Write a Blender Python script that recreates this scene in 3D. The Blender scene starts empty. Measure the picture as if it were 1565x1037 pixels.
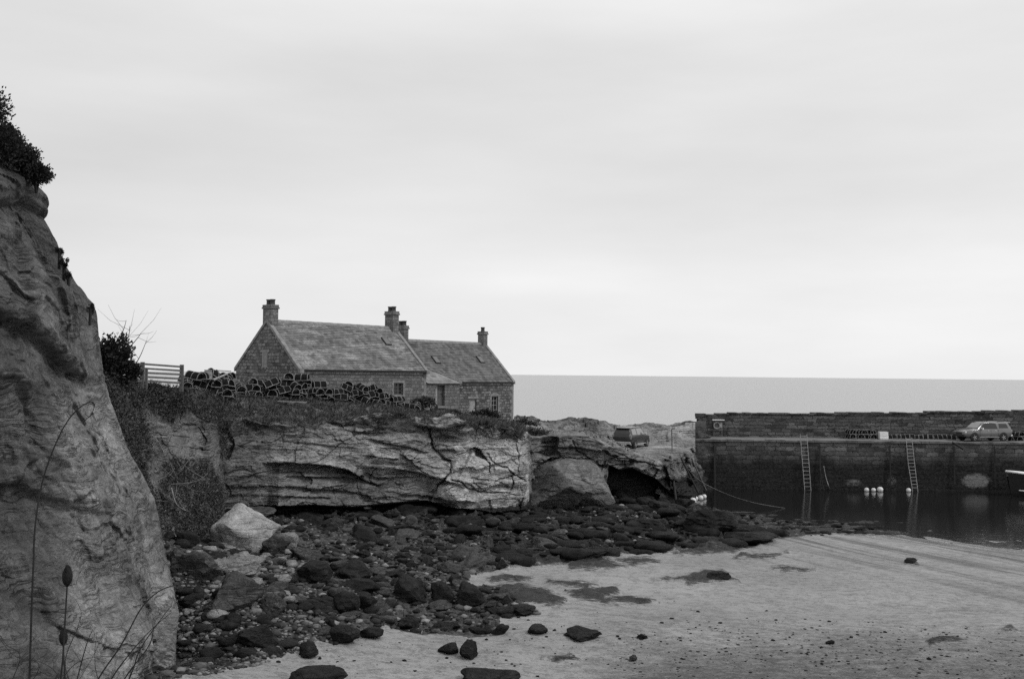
import bpy, math, random
import numpy as np
from mathutils import Vector, Matrix
random.seed(7)
rng = np.random.default_rng(11)
SC = bpy.context.scene
COL = SC.collection
R_ = math.radians
# ------------------------------------------------------------------ camera model (picture 1565 x 1037)
CAMZ = 10.5; FPX = 1521.0; CX, CY = 782.5, 518.5
PITCH = math.atan(53.5/FPX); ROLL = R_(0.58)
_F = np.array([0, math.cos(PITCH), math.sin(PITCH)])
_r0 = np.array([1.0, 0, 0]); _u0 = np.array([0, -math.sin(PITCH), math.cos(PITCH)])
_R = math.cos(ROLL)*_r0 + math.sin(ROLL)*_u0
_U = -math.sin(ROLL)*_r0 + math.cos(ROLL)*_u0
CAM = np.array([0, 0, CAMZ])
def ray(px, py):
    px = np.asarray(px, float); py = np.asarray(py, float)
    return _F + ((px-CX)/FPX)[..., None]*_R + ((CY-py)/FPX)[..., None]*_U
def P(px, py, Y):
    d = ray(px, py); Y = np.asarray(Y, float)
    return CAM + d*(Y/d[..., 1])[..., None]
def PZ(px, py, z):
    d = ray(px, py)
    return CAM + d*((z-CAMZ)/d[..., 2])[..., None]
def proj(p):
    q = np.asarray(p, float)-CAM
    f = q@_F; f = np.where(f < .01, .01, f)
    return CX + FPX*(q@_R)/f, CY - FPX*(q@_U)/f
# ------------------------------------------------------------------ numpy noise
def _hash(ix, iy, iz, seed):
    h = (ix.astype(np.uint64)*np.uint64(374761393) + iy.astype(np.uint64)*np.uint64(668265263)
         + iz.astype(np.uint64)*np.uint64(2147483647) + np.uint64(seed*1442695 + 12345)) & np.uint64(0xffffffff)
    h = ((h ^ (h >> np.uint64(13)))*np.uint64(1274126177)) & np.uint64(0xffffffff)
    h = ((h ^ (h >> np.uint64(16)))*np.uint64(2246822519)) & np.uint64(0xffffffff)
    return ((h ^ (h >> np.uint64(15))) & np.uint64(0xffffff)).astype(float)/16777215.0
def vnoise(p, seed=0):
    p = p + 1000.0
    i = np.floor(p).astype(np.int64); f = p-i
    u = f*f*f*(f*(f*6-15)+10)
    out = 0
    for dx in (0, 1):
        wx = u[:, 0] if dx else 1-u[:, 0]
        for dy in (0, 1):
            wy = u[:, 1] if dy else 1-u[:, 1]
            for dz in (0, 1):
                wz = u[:, 2] if dz else 1-u[:, 2]
                out = out + wx*wy*wz*_hash(i[:, 0]+dx, i[:, 1]+dy, i[:, 2]+dz, seed)
    return out*2-1
def fbm(p, scale=1.0, octv=4, seed=0, gain=.5):
    p = np.asarray(p)*np.asarray(scale); a = 1.0; s = 0; t = 0
    for k in range(octv):
        s = s + a*vnoise(p, seed+k*17); t += a; a *= gain; p = p*2.03+3.7
    return s/t
def ridged(p, scale=1.0, octv=3, seed=0):
    p = np.asarray(p)*np.asarray(scale); a = 1.0; s = 0; t = 0
    for k in range(octv):
        s = s + a*(1-np.abs(vnoise(p, seed+k*17))*2); t += a; a *= .5; p = p*2.03+3.7
    return s/t
def facets(p, scale, seed=0, tilt=1.0):
    """per-cell tilted planes: broken-rock facets; also returns distance to cell edge"""
    q = np.asarray(p)*np.asarray(scale) + 1000.0
    i = np.floor(q).astype(np.int64); best = np.full(len(q), 9.0); sec = best.copy(); val = np.zeros(len(q))
    for dx in (-1, 0, 1):
        for dy in (-1, 0, 1):
            for dz in (-1, 0, 1):
                c = i + np.array([dx, dy, dz])
                h = [_hash(c[:, 0], c[:, 1], c[:, 2], seed+k) for k in range(7)]
                ctr = c + np.stack(h[:3], 1)
                d = q-ctr; dd = (d*d).sum(1)
                v = (d[:, 0]*(h[3]-.5)+d[:, 1]*(h[4]-.5)+d[:, 2]*(h[5]-.5))*2*tilt + (h[6]-.5)
                m = dd < best
                sec = np.where(m, best, np.minimum(sec, dd)); val = np.where(m, v, val); best = np.where(m, dd, best)
    return val, np.sqrt(sec)-np.sqrt(best)
def sstep(a, b, x):
    t = np.clip((x-a)/(b-a), 0, 1); return t*t*(3-2*t)
# ------------------------------------------------------------------ mesh helpers
def link(o, parent=None):
    COL.objects.link(o)
    if parent is not None: o.parent = parent
    return o
def mesh_np(name, V, F, mat=None, parent=None, smooth=False, attrs=None):
    V = np.asarray(V, float); me = bpy.data.meshes.new(name)
    if isinstance(F, np.ndarray):
        n, k = F.shape
        me.vertices.add(len(V)); me.vertices.foreach_set('co', V.ravel())
        me.loops.add(n*k); me.loops.foreach_set('vertex_index', F.ravel().astype(np.int32))
        me.polygons.add(n); me.polygons.foreach_set('loop_start', np.arange(n, dtype=np.int32)*k)
        me.polygons.foreach_set('loop_total', np.full(n, k, dtype=np.int32))
        me.update(calc_edges=True)
    else:
        me.from_pydata([tuple(v) for v in V], [], [tuple(int(i) for i in f) for f in F])
    me.validate()
    if smooth: me.polygons.foreach_set('use_smooth', np.ones(len(me.polygons), bool))
    if attrs:
        for k, v in attrs.items():
            a = me.attributes.new(k, 'FLOAT', 'POINT'); a.data.foreach_set('value', np.asarray(v, np.float32))
    if mat: me.materials.append(mat)
    return link(bpy.data.objects.new(name, me), parent)
def gridfaces(nr, nc):
    a = np.arange(nr*nc).reshape(nr, nc)
    return np.stack([a[:-1, :-1].ravel(), a[:-1, 1:].ravel(), a[1:, 1:].ravel(), a[1:, :-1].ravel()], 1)
class MB:
    def __init__(s): s.v = []; s.f = []
    def add(s, vs, fs):
        b = len(s.v); s.v += [tuple(v) for v in vs]; s.f += [tuple(b+i for i in f) for f in fs]
    def box(s, x0, x1, y0, y1, z0, z1, M=None):
        vs = [(x, y, z) for z in (z0, z1) for y in (y0, y1) for x in (x0, x1)]
        if M is not None: vs = [tuple(M@Vector(v)) for v in vs]
        s.add(vs, [(0, 2, 3, 1), (4, 5, 7, 6), (0, 1, 5, 4), (2, 6, 7, 3), (0, 4, 6, 2), (1, 3, 7, 5)])
    def poly(s, pts, th):          # prism: polygon pushed by vector th
        n = len(pts); th = Vector(th)
        vs = [Vector(p) for p in pts] + [Vector(p)+th for p in pts]
        s.add(vs, [tuple(range(n-1, -1, -1)), tuple(range(n, 2*n))] + [(i, (i+1) % n, n+(i+1) % n, n+i) for i in range(n)])
    def tube(s, pts, rad, seg=6, closed=False):
        pts = [Vector(p) for p in pts]; n = len(pts); b = len(s.v)
        rr = rad if isinstance(rad, (list, tuple)) else [rad]*n
        up = Vector((0.13, .21, 1)).normalized()
        for i, p in enumerate(pts):
            t = (pts[(i+1) % n]-pts[i-1]) if closed else (pts[min(i+1, n-1)]-pts[max(i-1, 0)])
            t.normalize(); a = t.cross(up)
            if a.length < .15: a = t.cross(Vector((1, 0, 0)))
            a.normalize(); c = t.cross(a)
            for k in range(seg):
                th = 2*math.pi*k/seg
                s.v.append(tuple(p + (a*math.cos(th)+c*math.sin(th))*rr[i]))
        m = n if closed else n-1
        for i in range(m):
            for k in range(seg):
                j = (i+1) % n
                s.f.append((b+i*seg+k, b+i*seg+(k+1) % seg, b+j*seg+(k+1) % seg, b+j*seg+k))
        if not closed:
            s.f.append(tuple(b+k for k in range(seg))[::-1]); s.f.append(tuple(b+(n-1)*seg+k for k in range(seg)))
    def lathe(s, prof, seg=16, M=None):   # prof (r,z)
        b = len(s.v); n = len(prof)
        for r, z in prof:
            for k in range(seg):
                th = 2*math.pi*k/seg; v = Vector((r*math.cos(th), r*math.sin(th), z))
                s.v.append(tuple(M@v if M is not None else v))
        for i in range(n-1):
            for k in range(seg):
                s.f.append((b+i*seg+k, b+i*seg+(k+1) % seg, b+(i+1)*seg+(k+1) % seg, b+(i+1)*seg+k))
    def build(s, name, mat, parent=None, smooth=False):
        me = bpy.data.meshes.new(name); me.from_pydata(s.v, [], s.f); me.validate()
        if smooth: me.polygons.foreach_set('use_smooth', np.ones(len(me.polygons), bool))
        if mat: me.materials.append(mat)
        return link(bpy.data.objects.new(name, me), parent)
def tag(o, label=None, cat=None, group=None, kind=None):
    if label: o['label'] = label
    if cat: o['category'] = cat
    if group: o['group'] = group
    if kind: o['kind'] = kind
    return o
def empty(name, loc=(0, 0, 0), rz=0, label=None, cat=None, group=None):
    o = bpy.data.objects.new(name, None); o.empty_display_size = .3
    COL.objects.link(o); o.location = tuple(float(c) for c in loc); o.rotation_euler = (0, 0, rz)
    return tag(o, label, cat, group)
def copy_tree(o, parent=None):
    c = o.copy(); COL.objects.link(c); c.parent = parent
    for ch in list(o.children): copy_tree(ch, c)
    return c
# ------------------------------------------------------------------ materials (all neutral greys: the photograph is black and white)
class N:
    def __init__(s, name):
        s.m = bpy.data.materials.new(name); s.m.use_nodes = True; s.t = s.m.node_tree; s.t.nodes.clear()
        s.out = s.n('ShaderNodeOutputMaterial'); s.b = s.n('ShaderNodeBsdfPrincipled')
        s.l(s.b.outputs[0], s.out.inputs['Surface']); s.tc = s.n('ShaderNodeTexCoord')
    def n(s, ty, **kw):
        x = s.t.nodes.new(ty)
        for k, v in kw.items(): setattr(x, k, v)
        return x
    def l(s, a, b): s.t.links.new(a, b)
    def val(s, inp, v):
        if isinstance(v, (int, float)): inp.default_value = v
        elif isinstance(v, tuple): inp.default_value = v
        else: s.l(v, inp)
    def math(s, op, a, b=0.0, c=None, clamp=False):
        x = s.n('ShaderNodeMath', operation=op); x.use_clamp = clamp; s.val(x.inputs[0], a); s.val(x.inputs[1], b)
        if c is not None: s.val(x.inputs[2], c)
        return x.outputs[0]
    def mapv(s, scale=(1, 1, 1), src=None, rot=(0, 0, 0)):
        x = s.n('ShaderNodeMapping'); x.inputs['Scale'].default_value = scale; x.inputs['Rotation'].default_value = rot
        s.l(src or s.tc.outputs['Object'], x.inputs[0]); return x.outputs[0]
    def noise(s, scale, detail=4, vec=None, rough=.55, dist=0):
        x = s.n('ShaderNodeTexNoise'); x.inputs['Scale'].default_value = scale; x.inputs['Detail'].default_value = detail
        x.inputs['Roughness'].default_value = rough; x.inputs['Distortion'].default_value = dist
        s.l(vec or s.tc.outputs['Object'], x.inputs['Vector']); return x.outputs['Fac']
    def vor(s, scale, vec=None, feature='F1', out='Distance'):
        x = s.n('ShaderNodeTexVoronoi'); x.feature = feature; x.inputs['Scale'].default_value = scale
        s.l(vec or s.tc.outputs['Object'], x.inputs['Vector']); return x.outputs[out]
    def ramp(s, v, a, b, lo=0.0, hi=1.0, smooth=False):
        x = s.n('ShaderNodeMapRange'); x.clamp = True
        if smooth: x.interpolation_type = 'SMOOTHSTEP'
        for i, q in enumerate((v, a, b, lo, hi)): s.val(x.inputs[i], q)
        return x.outputs[0]
    def mix(s, f, a, b):
        x = s.n('ShaderNodeMix'); x.data_type = 'FLOAT'; s.val(x.inputs[0], f); s.val(x.inputs[2], a); s.val(x.inputs[3], b)
        return x.outputs[0]
    def attr(s, name): 
        x = s.n('ShaderNodeAttribute'); x.attribute_name = name; return x.outputs['Fac']
    def sep(s, v=None):
        x = s.n('ShaderNodeSeparateXYZ'); s.l(v or s.tc.outputs['Object'], x.inputs[0]); return x.outputs
    def comb(s, x_, y_, z_=0.0):
        x = s.n('ShaderNodeCombineXYZ'); s.val(x.inputs[0], x_); s.val(x.inputs[1], y_); s.val(x.inputs[2], z_); return x.outputs[0]
    def bump(s, h, dist=.05, strength=1.0, prev=None):
        x = s.n('ShaderNodeBump'); x.inputs['Distance'].default_value = dist; x.inputs['Strength'].default_value = strength
        s.l(h, x.inputs['Height'])
        if prev is not None: s.l(prev, x.inputs['Normal'])
        return x.outputs[0]
    def done(s, col, rough=.9, normal=None, spec=.25, metal=0.0):
        c = s.comb(col, col, col) if not isinstance(col, (int, float)) else None
        if c is None: s.b.inputs['Base Color'].default_value = (col, col, col, 1)
        else: s.l(c, s.b.inputs['Base Color'])
        s.val(s.b.inputs['Roughness'], rough); s.b.inputs['Specular IOR Level'].default_value = spec
        s.b.inputs['Metallic'].default_value = metal
        if normal is not None: s.l(normal, s.b.inputs['Normal'])
        return s.m
def m_plain(name, c, rough=.8, var=.15, sc=6, bumpd=.004, spec=.3, metal=0.0):
    n = N(name); k = n.noise(sc, 5)
    col = n.math('MULTIPLY', n.ramp(k, .3, .7, 1-var, 1+var), c)
    return n.done(col, rough, n.bump(n.noise(sc*6, 3), bumpd), spec, metal)
def m_rock(name, c0, c1, sc=1.0, strata=1.0, use_attr=True, bumpd=.10, spec=.2):
    n = N(name)
    warp = n.n('ShaderNodeVectorMath', operation='ADD')
    nn = n.n('ShaderNodeTexNoise'); nn.inputs['Scale'].default_value = .8*sc; n.l(n.tc.outputs['Object'], nn.inputs['Vector'])
    sc_ = n.n('ShaderNodeVectorMath', operation='SCALE'); n.l(nn.outputs['Color'], sc_.inputs[0]); sc_.inputs['Scale'].default_value = .7/sc
    n.l(n.tc.outputs['Object'], warp.inputs[0]); n.l(sc_.outputs[0], warp.inputs[1]); W = warp.outputs[0]
    lay = n.noise(1.0*sc, 6, n.mapv((.35, .35, 3.2), W, (R_(3), R_(-4), 0)), .65)
    big = n.noise(.35*sc, 5, W, .6); fine = n.noise(7*sc, 6, W, .7)
    pit = n.vor(3.0*sc, n.mapv((1, 1, 2.2), W))
    crack = n.vor(.55*sc, n.mapv((.8, .8, 1.7), W), 'DISTANCE_TO_EDGE')
    k = n.math('ADD', n.math('MULTIPLY', big, .55), n.math('ADD', n.math('MULTIPLY', lay, .3*strata), n.math('MULTIPLY', fine, .3)))
    col = n.ramp(k, .40, .74, c0, c1)
    col = n.math('MULTIPLY', col, n.ramp(n.noise(11*sc, 6, n.mapv((1, 1, 1.6), W), .8), .36, .64, .66, 1.34))
    col = n.math('MULTIPLY', col, n.ramp(n.noise(1.7*sc, 7, n.mapv((1, 1, 1.4)), .78), .36, .64, .62, 1.3))
    bl = n.noise(1.0*sc, 4, n.mapv((.30, .30, 7.5), W, (R_(2), R_(-3), 0)), .6); bedl = n.ramp(n.math('ABSOLUTE', n.math('SUBTRACT', bl, .5)), 0, .035, 1, 0)
    bedm = n.math('MULTIPLY', bedl, n.ramp(n.noise(.6*sc, 4), .44, .60, 0, .62*strata)); col = n.mix(bedm, col, c0*.25)
    if use_attr:
        wd = n.attr('weed'); gr = n.attr('grass'); pale = n.attr('pale')
        wn = n.noise(2.5, 6, None, .7); wn2 = n.noise(9, 4)
        col = n.math('MULTIPLY', col, n.ramp(pale, 0, 1, .45, 1.6))
        wm = n.ramp(n.math('ADD', wd, n.math('MULTIPLY', n.math('SUBTRACT', wn, .5), 1.2)), .4, .6)
        col = n.mix(wm, col, n.ramp(wn2, .3, .7, .012, .045))
        tus = n.ramp(n.noise(.9, 4, None, .7), .38, .62, .45, 1.5)
        gm = n.ramp(n.math('ADD', gr, n.math('MULTIPLY', n.math('SUBTRACT', wn, .5), 1.0)), .42, .58)
        col = n.mix(gm, col, n.math('MULTIPLY', tus, n.ramp(n.math('ADD', n.math('MULTIPLY', wn, .6), n.math('MULTIPLY', wn2, .5)), .35, .75, .035, .17)))
    h = n.math('ADD', n.math('MULTIPLY', lay, .9*strata), n.math('ADD', n.math('MULTIPLY', fine, .35), n.math('MULTIPLY', pit, .25)))
    h = n.math('SUBTRACT', h, n.math('MULTIPLY', bedm, .8)); h = n.math('ADD', h, n.math('MULTIPLY', n.ramp(crack, 0, .035), .35))
    nm = n.bump(h, bumpd*1.7/sc, 1.0)
    nm = n.bump(n.noise(16*sc, 6, None, .75), .05/sc, 1.0, nm)
    return n.done(col, .88, nm, spec)
def m_masonry(name, c0, c1, cm, bw=.55, bh=.24, weedz=None, mort=.025, lichen=.3):
    n = N(name); o = n.sep()
    wn = n.noise(1.6, 3); wn2 = n.noise(3.1, 2, n.mapv((1, 1, 1), None, (1, 2, .4)))
    u = n.math('ADD', n.math('ADD', o[0], o[1]), n.math('MULTIPLY', wn, .35+.5*(bw > 1)))
    v = n.math('ADD', o[2], n.math('MULTIPLY', wn2, .22+.18*(bw > 1)))
    br = n.n('ShaderNodeTexBrick'); n.l(n.comb(u, v), br.inputs['Vector'])
    br.inputs['Scale'].default_value = 1; br.inputs['Brick Width'].default_value = bw; br.inputs['Row Height'].default_value = bh
    br.inputs['Mortar Size'].default_value = mort; br.inputs['Mortar Smooth'].default_value = .5; br.inputs['Bias'].default_value = 0
    br.offset = .43; br.squash = .75; br.squash_frequency = 3
    br.inputs['Color1'].default_value = (0, 0, 0, 1); br.inputs['Color2'].default_value = (1, 1, 1, 1); br.inputs['Mortar'].default_value = (.5, .5, .5, 1)
    st = n.sep(br.outputs['Color'])[0]
    k = n.math('ADD', n.math('MULTIPLY', st, .55), n.math('ADD', n.math('MULTIPLY', n.noise(.7, 4), .5), n.math('MULTIPLY', n.noise(9, 4), .25)))
    col = n.ramp(k, .25, 1.0, c0, c1)
    col = n.mix(n.math('MULTIPLY', br.outputs['Fac'], n.ramp(n.noise(.9, 3), .35, .65)), col, cm)
    col = n.mix(n.ramp(n.noise(2.2, 6, None, .75), .56, .68, 0, lichen), col, c1*1.5)
    if weedz is not None:
        t = n.math('ADD', o[2], n.math('MULTIPLY', n.math('SUBTRACT', n.noise(.35, 5, n.mapv((1, 1, .5))), .5), weedz[2]))
        wm = n.ramp(t, weedz[0], weedz[1], 1, 0)
        col = n.mix(wm, col, n.ramp(n.noise(5, 5), .3, .75, .006, .035))
        pt = n.attr('pale'); col = n.mix(n.ramp(n.math('ADD', pt, n.math('MULTIPLY', n.math('SUBTRACT', n.noise(3, 5, None, .75), .5), 1.1)), .4, .75), col, .17)
    h = n.math('SUBTRACT', n.math('ADD', n.math('MULTIPLY', st, .4), n.math('MULTIPLY', n.noise(6, 5, None, .7), .8)), n.math('MULTIPLY', br.outputs['Fac'], 1.0))
    return n.done(col, .9, n.bump(h, .13), .2)
M = {}
M['cliff'] = m_rock('sandstone_cliff', .11, .43, 1.0)
M['near_cliff'] = m_rock('near_sandstone', .032, .24, 1.0, 1.15, bumpd=.11)
M['boulder'] = m_rock('dark_boulder_rock', .007, .045, 2.5, .5, False, .14)
M['boulder_mid'] = m_rock('grey_boulder_rock', .03, .12, 2.0, .7, False, .09)
M['boulder_pale'] = m_rock('pale_boulder_rock', .30, .50, 1.2, .35, False, .07)
M['house_stone'] = m_masonry('cottage_rubble_stone', .04, .24, .03, .46, .24, mort=.03)
M['plaster_stone'] = m_masonry('harled_stone', .09, .21, .07, .5, .25, mort=.018, lichen=.25)
M['dressed'] = m_plain('dressed_stone', .19, .85, .3, 3, .01)
M['pier'] = m_masonry('pier_masonry', .022, .17, .02, 1.25, .42, (2.3, 4.0, 2.6), .035, .5)
M['parapet'] = m_masonry('parapet_masonry', .022, .15, .015, 1.05, .33, (-9, -8, 0), .035, .5)
M['deck'] = m_plain('quay_concrete', .15, .9, .35, .8, .01)
M['pot_clay'] = m_plain('chimney_can', .05, .8)
M['wood'] = m_plain('weathered_wood', .10, .85, .3, 8, .006)
M['wood_pale'] = m_plain('pale_wood', .28, .85, .3, 8, .006)
M['dark'] = m_plain('dark_interior', .012, .9)
M['net'] = m_plain('creel_net', .010, .9, .3, 20)
M['rope_pale'] = m_plain('pale_rope', .24, .9, .4, 5)
M['creel_frame'] = m_plain('creel_frame_rope', .024, .85, .8, 1.2)
M['white'] = m_plain('white_paint', .72, .55, .12, 3)
M['buoy'] = m_plain('buoy_white', .62, .45, .18, 5)
M['rust'] = m_plain('dark_iron', .022, .8, .4, 4)
M['galv'] = m_plain('galvanised_steel', .30, .55, .3, 5, metal=.3)
M['stem'] = m_plain('dry_stem', .022, .9, .3, 30, .001)
M['head'] = m_plain('teasel_head_bristle', .014, .95, .4, 60, .004)
M['glass'] = N('window_glass').done(.02, .12, None, .5)
M['tyre'] = m_plain('tyre_rubber', .02, .85)
M['rim'] = m_plain('alloy_rim', .30, .4, .1, 5, .001, .5, .5)
M['chrome'] = N('chrome_trim').done(.7, .25, None, .5, .7)
M['plastic'] = m_plain('black_plastic', .025, .6)
def m_paint(name, c):
    n = N(name); n.b.inputs['Coat Weight'].default_value = .5 if c > .1 else .15
    return n.done(n.ramp(n.noise(1.5, 3), .3, .7, c*.9, c*1.1), .32, None, .5, .35 if c > .1 else 0.0)
M['paint_silver'] = m_paint('silver_car_paint', .15)
M['paint_dark'] = m_paint('dark_car_paint', .025)
def m_leaf(name, a, b):
    n = N(name); g = n.n('ShaderNodeNewGeometry')
    return n.done(n.ramp(g.outputs['Random Per Island'], 0, 1, a, b), .75, None, .2)
M['leaf_dark'] = m_leaf('dark_evergreen_leaves', .008, .035)
M['leaf_scrub'] = m_leaf('scrub_leaves', .02, .09)
M['grass'] = m_leaf('coarse_grass', .035, .25)
# roof: slates in courses with pale lichen
def m_roof(name, c0, c1, lich):
    n = N(name); o = n.sep()
    u = n.math('ADD', n.math('MULTIPLY', n.math('FLOOR', n.math('MULTIPLY', o[2], 5.2)), .37), n.math('MULTIPLY', o[0], 3.2))
    cell = n.n('ShaderNodeTexWhiteNoise', noise_dimensions='2D')
    n.l(n.comb(n.math('FLOOR', u), n.math('FLOOR', n.math('MULTIPLY', o[2], 5.2))), cell.inputs['Vector'])
    k = n.math('ADD', n.math('MULTIPLY', cell.outputs['Value'], .5), n.math('MULTIPLY', n.noise(1.2, 5), .7))
    col = n.ramp(k, .2, .95, c0, c1)
    lm = n.ramp(n.noise(.75, 6, n.mapv((.55, 1, 2.4)), .72), .50, .60, 0, lich)
    lm = n.math('MULTIPLY', lm, n.ramp(n.noise(7, 5, n.mapv((.7, 1, 2.5)), .8), .38, .60))
    col = n.mix(lm, col, .42)
    fr = n.math('FRACT', u); h = n.ramp(fr, 0, .12)
    return n.done(col, .8, n.bump(n.math('ADD', h, n.math('MULTIPLY', cell.outputs['Value'], .8)), .02), .3)
M['roof_old'] = m_roof('old_slate_roof', .06, .19, .8)
M['roof_new'] = m_roof('plain_tile_roof', .045, .16, .12)
# ================================================================== TERRAIN
def interp(tab, x, k): 
    t = np.array(tab, float); return np.interp(x, t[:, 0], t[:, k])
def seg_dist(px, py, poly, closed=False):
    """distance to a polyline in the reference picture's plan of the cliff"""
    best = np.full(px.shape, 1e9); pts = list(poly)+([poly[0]] if closed else [])
    for (x0, y0), (x1, y1) in zip(pts[:-1], pts[1:]):
        dx, dy = x1-x0, y1-y0; t = np.clip(((px-x0)*dx+(py-y0)*dy)/(dx*dx+dy*dy+1e-9), 0, 1)
        best = np.minimum(best, np.hypot(px-x0-t*dx, py-y0-t*dy))
    return best
def sdf(px, py, poly):
    d = seg_dist(px, py, poly, True); ins = np.zeros(px.shape, bool); n = len(poly)
    for i in range(n):
        x0, y0 = poly[i]; x1, y1 = poly[(i+1) % n]
        c = ((y0 > py) != (y1 > py)) & (px < (x1-x0)*(py-y0)/((y1-y0) if y1 != y0 else 1e-9)+x0)
        ins ^= c
    return np.where(ins, d, -d)
# ---- beach and sea bed height field
CTRL = [(1565, 832, 0), (1450, 818, -.02), (1350, 805, -.04), (1200, 797, -.03), (1100, 787, -.02), (1200, 780, -.28), (1100, 774, -.22), (1350, 788, -.32), (1480, 800, -.3), (1565, 814, -.18), (1700, 850, 0), (1900, 870, 0),
        (1565, 760, -1.5), (1400, 755, -1.5), (1200, 760, -1.1), (1100, 760, -.6), (1800, 760, -1.6),
        (300, 1037, 2.1), (400, 1040, 1.6), (500, 1030, 1.35), (700, 1030, 1.15), (900, 1030, 1.0), (1200, 1030, .95), (1565, 1030, 1.0), (1800, 1030, 1.0),
        (700, 950, 1.0), (850, 870, .75), (1000, 900, .6), (1000, 840, .4), (1200, 860, .38), (1300, 900, .48), (1565, 900, .36), (1565, 860, .16), (1350, 840, .2),
        (300, 870, 2.9), (400, 800, 2.2), (350, 920, 2.3), (450, 900, 1.9), (500, 800, 1.7), (500, 860, 1.7), (600, 900, 1.35), (620, 850, 1.4), (600, 795, 1.6), (700, 800, 1.5),
        (850, 795, 1.1), (850, 830, .85), (760, 850, 1.0), (950, 790, 1.0), (1000, 775, .9), (1060, 790, .35), (1000, 810, .6), (1050, 766, .05),
        (230, 830, 3.6), (230, 960, 1.6), (180, 1037, 1.0), (60, 1037, .4), (300, 1300, 1.6), (900, 1300, 1.4), (1500, 1300, 1.3)]
_cp = np.array([np.append(PZ(a, b, c)[:2], c) for a, b, c in CTRL])
def beach_z(x, y):
    num = 0; den = 0
    for cx_, cy_, cz in _cp:
        d2 = (x-cx_)**2*1.3+(y-cy_)**2+.6
        w = 1/d2**1.7; num = num+w*cz; den = den+w
    return num/den
ROCKY = [(100, 760), (240, 740), (640, 740), (760, 750), (900, 750), (1000, 755), (1040, 772), (1085, 784), (1100, 800), (1080, 815), (1000, 832), (905, 845), (800, 852), (770, 866), (716, 880),
         (713, 897), (770, 908), (800, 925), (822, 938), (760, 945), (760, 965), (690, 968), (630, 966), (585, 955), (560, 968), (510, 982), (460, 975), (420, 1000), (360, 1012), (270, 1034), (200, 1060), (60, 1060)]
PLATF = [(330, 740), (600, 740), (850, 745), (1000, 750), (1090, 780), (1105, 800), (1150, 806), (1185, 818), (1160, 830), (1100, 838), (1020, 840), (940, 846), (860, 860), (790, 862), (760, 850), (700, 815), (640, 800), (500, 797), (390, 786)]
FLATS = [(1075, 765), (1180, 768), (1260, 774), (1420, 792), (1450, 812), (1380, 817), (1250, 815), (1180, 822), (1120, 825), (1080, 812)]
PATCH = [[(725, 903), (745, 896), (800, 892), (835, 900), (865, 915), (855, 924), (810, 923), (770, 918)],
         [(838, 885), (880, 887), (912, 893), (900, 900), (860, 896), (838, 891)],
         [(868, 905), (900, 898), (938, 897), (948, 905), (925, 915), (965, 909), (1005, 916), (985, 925), (945, 922), (915, 923), (885, 915)],
         [(992, 884), (1040, 880), (1070, 873), (1102, 871), (1128, 888), (1100, 886), (1050, 893), (1045, 886)],
         [(860, 858), (905, 849), (945, 860), (960, 866), (900, 872), (865, 870)], [(745, 882), (775, 878), (812, 886), (780, 890), (755, 888)],
         [(1180, 868), (1215, 866), (1243, 871), (1205, 873)], [(1130, 843), (1160, 848), (1200, 845), (1180, 852), (1120, 853)], [(940, 855), (990, 852), (1015, 858), (970, 863)],
         [(1418, 978), (1440, 971), (1480, 978), (1450, 982), (1425, 984)], [(1535, 960), (1550, 955), (1560, 961)], [(1385, 857), (1400, 855), (1402, 861), (1388, 862)],
         [(830, 1005), (870, 1000), (890, 1008), (850, 1012)], [(1012, 840), (1060, 836), (1150, 830), (1120, 845), (1050, 848)]]
def build_beach():
    cols = np.concatenate([np.arange(120, 1620, 1.6), np.linspace(1622, 2300, 60)])
    rows = 24*(99/24.0)**np.linspace(0, 1, 430)
    C, Yr = np.meshgrid(cols, rows); X = (C-CX)/FPX*Yr
    x = X.ravel(); y = Yr.ravel(); z = beach_z(x, y)
    p = np.stack([x, y, z], 1); px, py = proj(p)
    wob = fbm(p, .45, 4, 5)*np.clip(900/np.maximum(y, 20)/2, 4, 22)
    pw = px+wob*1.6; pyw = py+fbm(p, .6, 4, 9)*7*(36/np.maximum(y, 20))
    rk = sstep(-9, 6, sdf(px+wob, pyw, ROCKY)); pf = sstep(-8, 5, sdf(pw, pyw, PLATF)); fl = sstep(-6, 4, sdf(pw, pyw, FLATS))
    pt = np.zeros(len(x))
    for q in PATCH:
        pt = np.maximum(pt, sstep(-6, 6, sdf(px+fbm(p, (1.1, .5, 1), 4, 31)*16, py+fbm(p, 1.3, 4, 33)*4.5, q)))
    hump = fbm(p, (.55, .42, 1), 4, 21); rd = ridged(p, (.5, .75, .5), 4, 3)
    fv, fe = facets(p, (1.2, 1.0, 1.0), 5)
    z = z + rk*(fv*.14+hump*.22+.02+fbm(p, 3.5, 3, 78)*.05) + pf*(np.clip(rd, -.3, 1)*.40+fv*.14-.08+fbm(p, (2, 3.5, 1), 4, 79)*.12) + fl*(fbm(p, (.8, 2.2, 1), 5, 8, .6)*.26-.01)
    z = z + pt*(.10+.10*fbm(p, 2.5, 3, 40)) + fbm(p, (.25, .35, 1), 3, 51)*.03*(1-rk)
    shore = (1-rk)*sstep(.45, 0, z)
    z = z + shore*fbm(np.stack([x*.43-y*.9, (x*.9+y*.43)*6, z], 1), (.06, .22, 1), 4, 61)*.05
    z = z + (1-rk)*(1-pf)*fbm(p, 3.0, 3, 77)*.012
    debris = sstep(925, 1040, py+fbm(p, .3, 4, 90)*45 + (px-1200)*.02)*sstep(880, 1040, px+fbm(p, .2, 3, 91)*120)
    weed = np.clip(np.maximum(np.maximum(pf, fl*.85), pt*.95), 0, 1)
    o = mesh_np('beach', np.stack([x, y, z], 1), gridfaces(len(rows), len(cols)), M['beach'], None, True,
                {'rocky': rk, 'weed': weed, 'debris': debris})
    tag(o, kind='structure')
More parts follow.
